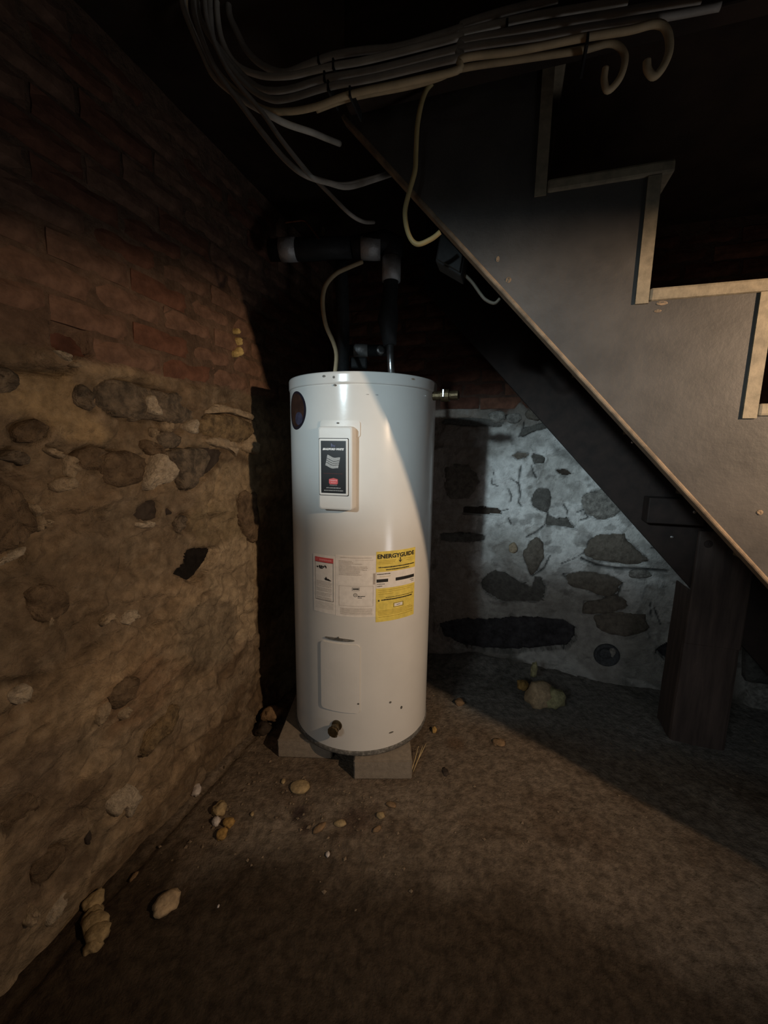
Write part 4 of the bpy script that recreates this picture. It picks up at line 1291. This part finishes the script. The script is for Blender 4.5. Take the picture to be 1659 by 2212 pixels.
YP = 1.62
hot = at_y(848, 803, YP); hot[2] = ZT - .004
hp = empty('hot_water_pipe', hot, 'black foam-insulated pipe rising from heater top and turning left', 'pipe')
e1 = at_y(842, 745, YP); e2 = at_y(838, 690, YP); e3 = at_y(844, 620, YP); e4 = at_y(846, 560, YP)
b = MB(); b.tube([hot, (hot + e1) / 2, e1 + V3(0, 0, .02)], .014, 16); b.build('steel_nipple', M['steel_bright'], hp, smooth=True)
b = MB(); b.tube([e1, e1 * .6 + e2 * .4, e2, e2 * .5 + e3 * .5, e3, e4], [.026, .030, .040, .030, .028, .028], 18); b.build('pipe_insulation', M['foam_black'], hp, smooth=True)
h0 = at_y(850, 537, YP); h1 = at_y(760, 535, YP); h2 = at_y(680, 538, YP + .02); h3 = at_y(583, 541, YP + .03)
b = MB(); b.tube([e4, (e4 + h0) / 2 + V3(0, 0, .0), h0 + V3(0, 0, .012), h0 + V3(-.03, 0, .022), h1], [.028, .036, .041, .040, .036], 18); b.build('elbow_insulation', M['foam_black'], hp, smooth=True)
b = MB(); b.tube([h1, h2, h3], [.036, .040, .037], 18); b.build('pipe_insulation', M['foam_black'], hp, smooth=True)


def band(name, a, b_, r, mat, parent):
    m = MB(); m.tube([a, a * .5 + b_ * .5, b_], [r, r * 1.02, r], 20); return m.build(name, M[mat], parent, smooth=True)


band('tape_band', at_y(607, 540, YP + .027), at_y(641, 539, YP + .022), .0405, 'foil_tape', hp)
band('tape_band', at_y(780, 535, YP), at_y(822, 536, YP), .0405, 'foil_tape', hp)
band('tape_band', at_y(845, 608, YP), at_y(846, 557, YP), .0345, 'foil_tape', hp)

cold0 = at_y(742, 803, YP + .05); cold0[2] = ZT - .004
cp = empty('cold_water_pipe', cold0, 'dark insulated vertical pipe behind the white cable on heater top', 'pipe')
b = MB(); b.tube([cold0, at_y(741, 700, YP + .05), at_y(738, 600, YP + .05), at_y(737, 560, YP + .05)], [.022, .026, .025, .024], 14); b.build('pipe_insulation', M['foam_black'], cp, smooth=True)
bp_ = at_y(745, 757, YP + .07)
cp2 = empty('branch_pipe', bp_, 'short dark cross pipe with a tape band low above the heater', 'pipe')
q1, q2 = at_y(745, 757, YP + .1), at_y(835, 757, YP + .1)
b = MB(); b.tube([q1, q2], .022, 14); b.build('pipe_insulation', M['foam_black'], cp2, smooth=True)
band('tape_band', at_y(764, 757, YP + .1), at_y(794, 757, YP + .1), .0245, 'foil_tape', cp2)
b = MB(); b.lathe([(.012, -.012), (.017, -.008), (.017, .010), (.011, .014)], at_y(822, 757, YP + .075), (0.2, -1, 0.1), 16); b.build('shutoff_valve', M['steel_bright'], cp2, smooth=False)
b = MB(); b.box(at_y(775, 785, YP + .08), (.035, 0, 0), (0, .02, 0), (0, 0, .022)); b.build('valve_body', M['foam_black'], cp2, bevel=.008)
t0 = [at_y(*q, YP - .015) for q in ((615, 481), (640, 478), (657, 477), (668, 488), (679, 502), (690, 518))]
b = MB(); b.tube(catmull(t0, 5), .0035, 8)
tag(b.build('copper_tube', M['copper_dull'], smooth=True, origin=t0[-1]), 'thin bent copper tube entering the horizontal insulated pipe', 'tube')
b = MB(); b.lathe([(.006, -.02), (.009, -.018), (.009, .012), (.005, .016)], at_y(697, 500, YP), (0, 0, 1), 12)
vs_ = b.build('bleed_valve', M['brass_dull'], hp, smooth=False)

# ------------------------------------------------------------------ stairs
A0 = V3(.48618, .87394, 0)
Us = V3(sin(radians(107)), cos(radians(107)), 0)
Un = V3(-Us[1], Us[0], 0)              # away from the camera


def st(u, z, o): return A0 + Us * u + Un * o + V3(0, 0, z)


def on_stair(px, py, o=0.0):
    p = on_plane(px, py, A0 + Un * o, Un)
    q = p - A0
    return q @ Us, p[2]


RISE, RUN, U0, Z0, TT = .226, .206, -.168, 1.757, .024
EDGE = lambda u: 1.292 - 1.0875 * u
uf = lambda k: U0 + RUN * k
zt_ = lambda k: Z0 - RISE * k
stairs = empty('staircase', st(1.1, 0, .45), 'steep wooden open stairs with dark painted stringer and pale tread ends', 'stairs')


def stringer(name, o0, o1, drop, mat):
    K0, K1 = -2, 7
    out = [(uf(K0) - TT, zt_(K0 - 1) - TT)] if False else []
    for k in range(K0, K1 + 1):
        out.append((uf(k) - TT, zt_(k) - TT)); out.append((uf(k + 1) - TT, zt_(k) - TT))
    out = [(u, min(z, CEIL - .002)) for u, z in out]
    out.append((uf(K1 + 1) - TT, .002))
    ue = (1.292 - drop - .002) / 1.0875
    out.append((ue, .002))
    us_ = uf(K0) - TT
    out.append((us_, min(EDGE(us_) - drop, CEIL - .003)))
    # keep the lower edge under the ceiling
    utop = (1.292 - drop - (CEIL - .004)) / 1.0875
    out[-1] = (max(utop, us_), min(EDGE(max(utop, us_)) - drop, CEIL - .004))
    n = len(out)
    vs = [st(u, z, o0) for u, z in out] + [st(u, z, o1) for u, z in out]
    fs = [tuple(range(n)), tuple(range(2 * n - 1, n - 1, -1))] + [(i, n + i, n + (i + 1) % n, (i + 1) % n) for i in range(n)]
    o = mesh_obj(name, vs, fs, M[mat], stairs, smooth=False)
    bm = bmesh.new(); bm.from_mesh(o.data)
    bmesh.ops.recalc_face_normals(bm, faces=bm.faces)
    bm.to_mesh(o.data); bm.free()
    return o


stringer('stringer', 0.0, .032, 0.0, 'stair_paint')
stringer('stringer', .872, .905, .055, 'stair_dark')
# worn bare lower edge of the near stringer
u_a, u_b = -.62, 1.15
b = MB()
dirE = (Us * 1 + V3(0, 0, -1.0875)); dirE = dirE / np.linalg.norm(dirE)
nrmE = np.cross(dirE, Un); nrmE = nrmE if nrmE[2] < 0 else -nrmE
mid = st((u_a + u_b) / 2, EDGE((u_a + u_b) / 2), .014)
b.box(mid + nrmE * .003, dirE * ((u_b - u_a) / 2 * sqrt(1 + 1.0875 ** 2)), Un * .0163, nrmE * .0045)
b.build('worn_edge', M['stair_edge'], stairs, bevel=.003)
for k in range(-1, 8):
    zt = zt_(k)
    b = MB(); u0_, u1_ = uf(k), uf(k + 1) + .020
    b.box(st((u0_ + u1_) / 2, zt - TT / 2, .45), Us * ((u1_ - u0_) / 2), Un * .456, V3(0, 0, TT / 2))
    b.build('tread', M['stair_pale'], stairs, bevel=.005)
for k in range(0, 9):
    b = MB(); lo, hi = (zt_(k) - TT - .004 if k < 8 else .004), zt_(k - 1) - TT
    b.box(st(uf(k) - TT / 2, (lo + hi) / 2, .45), Us * (TT / 2 - .0005), Un * .4545, V3(0, 0, (hi - lo) / 2))
    b.build('riser', M['stair_pale'], stairs)
b = MB(); u1_, z1_ = on_stair(1403, 1075, .80); u2_, z2_ = on_stair(1522, 1137, .80)
b.box(st((u1_ + u2_) / 2, (z1_ + z2_) / 2, .835), Us * abs(u2_ - u1_) / 2, Un * .036, V3(0, 0, abs(z1_ - z2_) / 2))
b.build('cleat', M['stair_dark'], stairs, bevel=.004)
for (px, py, o_) in [(1366, 955, .871), (1500, 1106, .798), (1451, 1160, .871)]:
    u_, z_ = on_stair(px, py, o_)
    b = MB(); b.lathe([(.0055, 0), (.006, .004), (.003, .006)], st(u_, z_, o_), -Un, 8)
    b.build('nail_head', M['steel_bright'], stairs, smooth=False)
for (px, py, w_, h__) in [(1098, 605, .006, .006), (1430, 655, .010, .004), (1641, 1107, .006, .005), (1075, 560, .004, .006), (1420, 672, .007, .003)]:
    u_, z_ = on_stair(px, py, 0)
    stone_mesh('paint_chip', [np.array((u_ + w_ * cos(t), z_ + h__ * sin(t))) for t in np.arange(0, 6.2, .9)], A0, Us, -Un, .0004, .0012, 'stair_edge', stairs, 700 + px, back=.002)

# old timber post under the far stringer
post = empty('timber_post', st(.612, 0, .93), 'thick dark old timber post standing on the floor under the stairs', 'post')
b = MB()
prof = [(.516, .708)]
nz_ = 10
vs, fs = [], []
for i in range(nz_ + 1):
    j = lambda s: .003 * mnoise.noise(Vector((s, i * .5, 3)))
    flare = .004 * (1 - i / nz_)
    for (u, o_) in ((.516 - flare, .853), (.708 + flare, .853), (.708 + flare, 1.02), (.516 - flare, 1.02)):
        z = (EDGE(u) - .062) * i / nz_
        vs.append(st(u + (j(u * 7) if 0 < i < nz_ else 0), z - .012 if i == 0 else z, o_ + (j(o_ * 5) if 0 < i < nz_ else 0)))
for i in range(nz_):
    for k in range(4):
        fs.append((i * 4 + k, i * 4 + (k + 1) % 4, (i + 1) * 4 + (k + 1) % 4, (i + 1) * 4 + k))
fs.append((3, 2, 1, 0)); fs.append(tuple(nz_ * 4 + k for k in range(4)))
mesh_obj('post_shaft', vs, fs, M['timber_dark'], post, smooth=False, bevel=.014)
b = MB(); b.box(st(.612, .675, .861), Us * .096, Un * .0095, V3(0, 0, .235)); b.build('lap_plate', M['timber_dark'], post, bevel=.006)
b = MB(); b.lathe([(.016, 0), (.014, .004), (.004, .005), (0, .003)], st(.55, .86, .853), -Un, 12); b.build('bolt_head', M['stair_dark'], post)

# ------------------------------------------------------------------ joist and cables above
b = MB(); b.box(st(.25, 2.075, -.022), Us * .85, Un * .020, V3(0, 0, .120))
tag(b.build('trim_2', M['joist_wood'], bevel=.004), 'dark joist along the stair opening carrying the cables', kind='structure')


def cable(name, px_pts, off, mat, label, rad=.0062, group=None, org=(380, 0), sc=2.304, off_end=None):
    pts = []
    n = len(px_pts)
    for i, (x, y) in enumerate(px_pts):
        o_ = off if off_end is None else off + (off_end - off) * max(0.0, (i / (n - 1) - .62) / .38)
        u_, z_ = on_stair(x, y, o_)
        pts.append(st(u_, z_, o_))
    m = MB(); m.tube(catmull(pts, 6), rad, 10)
    o = m.build(name, M[mat], None, smooth=True, origin=pts[0])
    tag(o, label, 'cable', group)
    return o


z6 = lambda L_: [(380 + x / 2.304, y / 2.304) for x, y in L_]
z7 = lambda L_: [(1000 + x / 2.517, y / 2.517) for x, y in L_]
GRP = 'cables stapled along the joist'
cable('electrical_cable', z6([(262,-60),(265,60),(300,150),(360,260),(440,330),(540,362),(640,328),(710,300),(800,272),(950,250),(1100,236),(1300,180),(1420,140)]) + z7([(0,135),(200,70),(400,20),(520,-10)]), -.050, 'cable_grey', 'topmost grey cable of the bundle stapled along the joist', group=GRP, rad=.0068)
cable('electrical_cable', z6([(205,-60),(205,60),(230,200),(300,320),(420,375),(560,378),(680,352),(780,330),(900,310),(1000,288),(1200,238),(1420,180)]) + z7([(0,178),(300,105),(600,52),(900,5)]), -0.063, 'cable_white', 'pale cable second from the top of the joist bundle', group=GRP)
cable('electrical_cable', z6([(110,-60),(110,60),(170,180),(300,340),(400,430),(480,452),(580,440),(740,392),(1000,345),(1300,270),(1420,235)]) + z7([(0,222),(300,165),(700,95),(1000,42),(1300,-5)]), -0.076, 'cable_grey', 'grey cable in the middle of the joist bundle', group=GRP)
cable('electrical_cable', z6([(170,-60),(170,60),(200,230),(350,420),(460,490),(560,490),(760,432),(1000,385),(1300,312),(1420,282)]) + z7([(0,262),(400,200),(700,148),(1050,100),(1400,35)]), -0.089, 'cable_grey', 'grey cable second from the bottom of the joist bundle', group=GRP)
cable('electrical_cable', z6([(50,-60),(50,60),(120,230),(260,420),(430,540),(560,555),(700,530),(870,470),(1150,410),(1400,350)]) + z7([(0,318),(300,275),(650,205),(900,165),(1050,130),(1110,170),(1122,270),(1090,360),(1040,415),(1005,380),(1000,330)]), -0.102, 'cable_tan', 'tan cable lowest in the bundle, curling into the right-hand hook', group=GRP)
cable('electrical_cable', z6([(700,548),(870,488),(1150,432),(1300,390)]) + z7([(0,372),(300,325),(650,272),(800,235),(868,275),(880,340),(850,430),(790,492),(768,440),(775,370)]), -0.063, 'cable_tan', 'tan cable under the bundle ending in the left-hand hook', rad=.0058)
cable('electrical_cable', z6([(40,-60),(40,40),(130,260),(200,390),(340,500),(480,580),(560,620),(680,660),(740,685),(815,715)]), -0.115, 'cable_white', 'short white cable branching off and vanishing behind the stair top', rad=.0066, off_end=.08)
cable('electrical_cable', z6([(85,-60),(100,100),(190,330),(340,540),(430,660),(540,790),(640,870),(760,910),(860,930),(1000,890),(1085,862)]), -0.128, 'cable_grey', 'upper of two cables sagging down to the stair stringer', rad=.0058, off_end=.12)
cable('electrical_cable', z6([(140,-60),(160,120),(260,350),(430,560),(520,690),(640,840),(690,890),(760,908),(850,918),(1000,880),(1080,850)]), -0.141, 'cable_grey', 'lower of two cables sagging down to the stair stringer', rad=.0048, off_end=.125)
cable('electrical_cable', z6([(690,890),(760,960),(860,1060),(930,1102),(985,1106)]), .10, 'cable_grey', 'cable dropping from the sagging pair towards the insulated pipe', rad=.0050, off_end=.30)
cable('electrical_cable', z6([(1325,372),(1300,392),(1240,460),(1205,600),(1195,750),(1190,850),(1160,960),(1140,1060),(1158,1165),(1200,1215),(1270,1190),(1315,1155)]), -.030, 'cable_yellow', 'yellowish cable looping down across the stringer edge', rad=.0052)
SG = 'cable staples on the joist'
for px, py, lb, of_ in [(690, 130, 'black staple over the topmost cable, left end of the bundle', -0.05), (722, 143, 'black staple over the second cable, right of the top staple', -0.063),
                   (703, 170, 'black staple over the third cable down, near the bend', -0.076), (711, 190, 'black staple over the fourth cable down, near the bend', -0.089),
                   (758, 203, 'black staple over the lowest tan cable, lowest of the left staples', -0.102), (1268, 92, 'black staple just left of the two curled cable ends', -0.102),
                   (1095, 60, 'black staple midway along the upper cables', -0.063)]:
    u_, z_ = on_stair(px, py, of_)
    b = MB(); b.box(st(u_, z_, (of_ - .0502) / 2), Us * .0022, Un * ((-.0345 - of_) / 2), V3(0, 0, .010)); 
    tag(b.build('cable_staple', M['rubber_black'], origin=st(u_, z_, -.044), bevel=.001), lb, 'staple', SG)

# junction box under the stairs with its cable
u_, z_ = on_stair(978, 556, .10)
jb = empty('junction_box', st(u_, z_, .10), 'dark metal junction box tucked under the upper stairs', 'junction box')
b = MB(); b.box(st(u_, z_, .10), Us * .032 + V3(0, 0, -.02), Un * .03, V3(0, 0, .036) + Us * .006); b.build('box_body', M['rubber_black'], jb, bevel=.004)
b = MB(); b.box(st(u_, z_, .066), Us * .028 + V3(0, 0, -.0175), Un * .004, V3(0, 0, .032) + Us * .005); b.build('box_lid', M['rubber_black'], jb, bevel=.002)
cable('electrical_cable', [(1000, 590), (1020, 610), (1038, 635), (1050, 648), (1068, 655), (1080, 645)], .10, 'cable_dark', 'thin cable hanging out of the junction box under the stairs', rad=.0038)

# supply cable into the heater top
pts = [at_y(x, y, yy) for x, y, yy in ((722, 806, 1.50), (727, 772, 1.51), (721, 742, 1.52), (704, 702, 1.54), (697, 655, 1.55), (703, 618, 1.56), (725, 592, 1.58), (755, 577, 1.60), (782, 566, 1.63))]
pts[0][2] = ZT - .003
b = MB(); b.tube(catmull(pts, 6), .0078, 10)
tag(b.build('supply_cable', M['cable_tan'], None, smooth=True, origin=pts[0]), 'pale supply cable curving up out of the heater top', 'cable')
b = MB(); b.lathe([(.018, 0), (.018, .008), (.012, .012), (.012, .02), (.009, .022)], (pts[0][0], pts[0][1], ZT - .003), n=14)
b.build('cable_clamp', M['steel_bright'], heater, smooth=False)

# ------------------------------------------------------------------ concrete blocks under the heater
def block(c, hw, hd, rot, label, seed):
    r = random.Random(seed)
    e = empty('concrete_block', (c[0], c[1], 0))
    bm = bmesh.new()
    bmesh.ops.create_cube(bm, size=1)
    for v in bm.verts:
        v.co = Vector((v.co.x * hw * 2, v.co.y * hd * 2, (v.co.z + .5) * ZB))
    bmesh.ops.bevel(bm, geom=list(bm.edges), offset=.004, segments=2, affect='EDGES')
    bmesh.ops.subdivide_edges(bm, edges=[x for x in bm.edges if x.calc_length() > .05], cuts=3, use_grid_fill=True)
    for v in bm.verts:
        n_ = mnoise.noise(v.co * 40 + Vector((seed, 0, 0))) * .0012
        v.co.x += n_; v.co.y += n_
    me = bpy.data.meshes.new('concrete_block')
    bm.to_mesh(me); bm.free()
    me.materials.append(M['concrete'])
    bpy.data.objects.remove(e)
    o = bpy.data.objects.new('concrete_block', me)
    COL.objects.link(o)
    o.location = (c[0], c[1], -.0005)
    o.rotation_euler = (0, 0, rot)
    tag(o, label, 'block', 'concrete blocks under the water heater')
    return o


fl_, fr_ = on_floor(603, 1635), on_floor(720, 1640)
block((fl_ + fr_) / 2 + V3(0, .20, 0), (fr_[0] - fl_[0]) / 2, .20, radians(-1.5), 'left concrete block under the water heater, set further back', 1)
gl_, gr_ = on_floor(760, 1677), on_floor(886, 1690)
block((gl_ + gr_) / 2 + V3(.004, .20, 0), (gr_[0] - gl_[0]) / 2, .20, radians(1.0), 'right concrete block under the water heater, jutting forward', 2)

# ------------------------------------------------------------------ stones and scraps on the floor
def rock(name, px, py, dims, mat, label, seed, cat='stone', rot=0.0, sub=3, amp=.34, group=None, dz=0.0, pos=None):
    p = on_floor(px, py) if pos is None else pos
    zf = floor_z(p[0], p[1])
    bm = bmesh.new()
    bmesh.ops.create_icosphere(bm, subdivisions=sub, radius=1)
    for v in bm.verts:
        d = v.co.normalized()
        q = d * 1.3 + Vector((seed * 3.1, seed * 1.7, seed * .9))
        k = 1 + amp * mnoise.noise(q) + amp * .6 * mnoise.noise(q * 2.3) + amp * .3 * mnoise.noise(q * 5)
        v.co = Vector((d.x * dims[0] * k, d.y * dims[1] * k, d.z * dims[2] * k))
        if v.co.z < -dims[2] * .55: v.co.z = -dims[2] * .55
    me = bpy.data.meshes.new(name)
    bm.to_mesh(me); bm.free()
    me.materials.append(M[mat])
    me.polygons.foreach_set('use_smooth', [True] * len(me.polygons))
    o = bpy.data.objects.new(name, me)
    COL.objects.link(o)
    o.location = (p[0], p[1], zf + dims[2] * .48 + dz)
    o.rotation_euler = (0, 0, rot)
    if label: tag(o, label, cat, group)
    return o


rock('stone', 361, 1958, (.028, .036, .020), 'rock_pale', 'pale oval stone lying alone on the floor at lower left', 1, rot=-.5)
c = on_floor(205, 2015)
bone = empty('mortar_chunk', (c[0], c[1], floor_z(c[0], c[1])), 'long curved tan mortar chunk lying along the left wall foot', 'mortar chunk')
for k, (px, py, d) in enumerate([(203, 1955, (.020, .026, .014)), (202, 1980, (.024, .030, .018)), (207, 2003, (.026, .030, .020)), (213, 2024, (.026, .026, .018)), (204, 2044, (.022, .018, .012))]):
    o = rock('lump', px, py, d, 'rock_tan', None, 20 + k, rot=.3 * k)
    loc = o.location.copy()
    o.parent = bone
    o.location = loc - bone.location
c = on_floor(480, 1775)
lump = empty('rubble_lump', (c[0], c[1], floor_z(c[0], c[1])), 'crumbled ochre mortar lump on the floor left of the heater', 'rubble')
for k, (px, py, d, m_) in enumerate([(474, 1756, (.022, .024, .020), 'rock_tan'), (468, 1780, (.013, .014, .012), 'rock_white'), (494, 1783, (.017, .018, .012), 'rock_ochre'), (480, 1808, (.020, .015, .012), 'rock_ochre')]):
    o = rock('lump', px, py, d, m_, None, 40 + k, rot=.5 * k)
    loc = o.location.copy()
    o.parent = lump
    o.location = loc - lump.location
rock('stone_chip', 423, 1713, (.017, .026, .011), 'rock_white', 'small whitish stone chip on the floor near the left wall', 5, rot=.5)
rock('flat_stone', 648, 1703, (.036, .030, .012), 'rock_tan', 'round flat pale stone on the floor before the left concrete block', 6, amp=.10)
rock('stone', 590, 1562, (.044, .034, .036), 'rock_brown', 'brown stone lying beside the left end of the left block', 7, dz=.03, rot=.4)
rock('stone', 570, 1580, (.034, .034, .030), 'stone_dark', 'dark stone propping up the brown stone beside the left block', 17, dz=-.005)
rock('stone_chip', 938, 1580, (.010, .012, .016), 'rock_ochre', 'small ochre chip on the floor just right of the heater', 8)
rock('stone_chip', 708, 1846, (.006, .009, .006), 'rock_white', 'tiny pinkish chip on the floor before the right block', 9, sub=2)
rock('stone_chip', 472, 1963, (.003, .005, .003), 'rock_white', 'tiny white speck on the dark floor at lower left', 10, sub=2)
rock('stone', 1078, 1608, (.026, .022, .010), 'rock_brown', 'flat brown clod on the floor near the shadow line', 11)
rock('stone', 992, 1520, (.022, .020, .016), 'rock_brown', 'small brown clod on the floor right behind the heater', 12)
rock('leaf_scrap', 962, 1668, (.012, .022, .003), 'stone_dark', 'dark curled leaf scrap on the floor right of the block', 13, cat='scrap', sub=2)
rock('stone_chip', 612, 1690, (.008, .012, .007), 'rock_tan', 'tiny tan chip beside the round flat stone', 14, sub=2)
rock('stone_chip', 290, 1895, (.010, .016, .006), 'rock_brown', 'small brown chip on the floor by the left wall foot', 15, sub=2)
rock('stone_chip', 545, 1762, (.006, .009, .005), 'rock_tan', 'tiny tan chip on the floor right of the ochre lump', 16, sub=2)
for k, (px, py, d, m_, lb) in enumerate([(735, 1778, (.020, .012, .010), 'rock_tan', 'tan sliver in the crumbled patch before the right block'),
                                         (690, 1792, (.024, .012, .008), 'rock_brown', 'brown sliver in the crumbled patch before the blocks'),
                                         (822, 1765, (.010, .014, .010), 'rock_tan', 'small tan clod at the right edge of the crumbled patch'),
                                         (815, 1792, (.008, .016, .008), 'rock_brown', 'small brown clod at the right end of the crumbled patch'),
                                         (845, 1740, (.018, .012, .006), 'rock_brown', 'flat brown flake in front of the right block')]):
    rock('clod', px, py, d, m_, lb, 60 + k, cat='clod', rot=.7 * k, sub=2)

# the big lump of plaster and moss in the far right corner
c = on_floor(1168, 1522)
big = empty('plaster_boulder', (c[0], c[1], floor_z(c[0], c[1])), 'large knobbly tan stone with greenish plaster lying before the whitewashed wall', 'stone')
for k, (px, py, d, m_, dz) in enumerate([(1160, 1518, (.062, .056, .072), 'rock_pale', 0), (1196, 1522, (.058, .044, .052), 'rock_green', .006), (1128, 1500, (.030, .028, .026), 'rock_ochre', .035), (1150, 1490, (.012, .016, .050), 'rock_green', .075)]):
    o = rock('lump', px, py, d, m_, None, 80 + k, rot=.5 * k, dz=dz)
    loc = o.location.copy()
    o.parent = big
    o.location = loc - big.location

# straw splinters at the right corner of the block
for k, (a, b__, lb) in enumerate([((905, 1592), (886, 1672), 'longest straw splinter leaning on the right block corner'), ((897, 1622), (890, 1665), 'middle straw splinter at the right block corner'), ((910, 1600), (893, 1650), 'shortest, rearmost straw splinter at the right block corner')]):
    p0, p1 = on_floor(*b__), on_floor(*b__)
    p0 = p0 + V3(.004 * k, -.01, .006)
    p1 = p0 + V3(.035 + .006 * k, .075, .060 - .014 * k)
    b = MB(); b.tube([p0, (p0 + p1) / 2 + V3(.002, 0, .003), p1], [.0014, .0016, .0008], 6)
    tag(b.build('straw', M['straw'], smooth=True, origin=p0), lb, 'straw', 'straw splinters at the block corner')

# crumbs of mortar strewn over the floor: too many and too small to count
r7 = random.Random(77)
vs, fs = [], []
base = [(1, 0, 0), (-1, 0, 0), (0, 1, 0), (0, -1, 0), (0, 0, 1), (0, 0, -.6)]
tri = [(0, 2, 4), (2, 1, 4), (1, 3, 4), (3, 0, 4), (2, 0, 5), (1, 2, 5), (3, 1, 5), (0, 3, 5)]
n_ = 0
while n_ < 420:
    if r7.random() < .6:
        x, y = r7.gauss(-.20, .28), r7.gauss(1.26, .14)
    else:
        x, y = r7.uniform(-.70, 1.6), r7.uniform(.95, 2.0)
    if hypot(x - TC[0], y - TC[1]) < .36 or (V3(x, y, 0) - L0) @ Ln < .03 or (V3(x, y, 0) - B0) @ Bn < .05: continue
    sz = .0022 + .006 * r7.random() ** 3
    a = r7.uniform(0, 6.28)
    z = floor_z(x, y)
    n0 = len(vs)
    for q in base:
        k = sz * r7.uniform(.6, 1.3)
        vs.append((x + k * (q[0] * cos(a) - q[1] * sin(a)), y + k * (q[0] * sin(a) + q[1] * cos(a)), z + sz * .3 + k * q[2] * .7))
    fs += [tuple(i + n0 for i in t) for t in tri]
    n_ += 1
crumbs = mesh_obj('mortar_crumbs', vs, fs, M['crumb'], floor_o, smooth=False)
crumbs['kind'] = 'stuff'
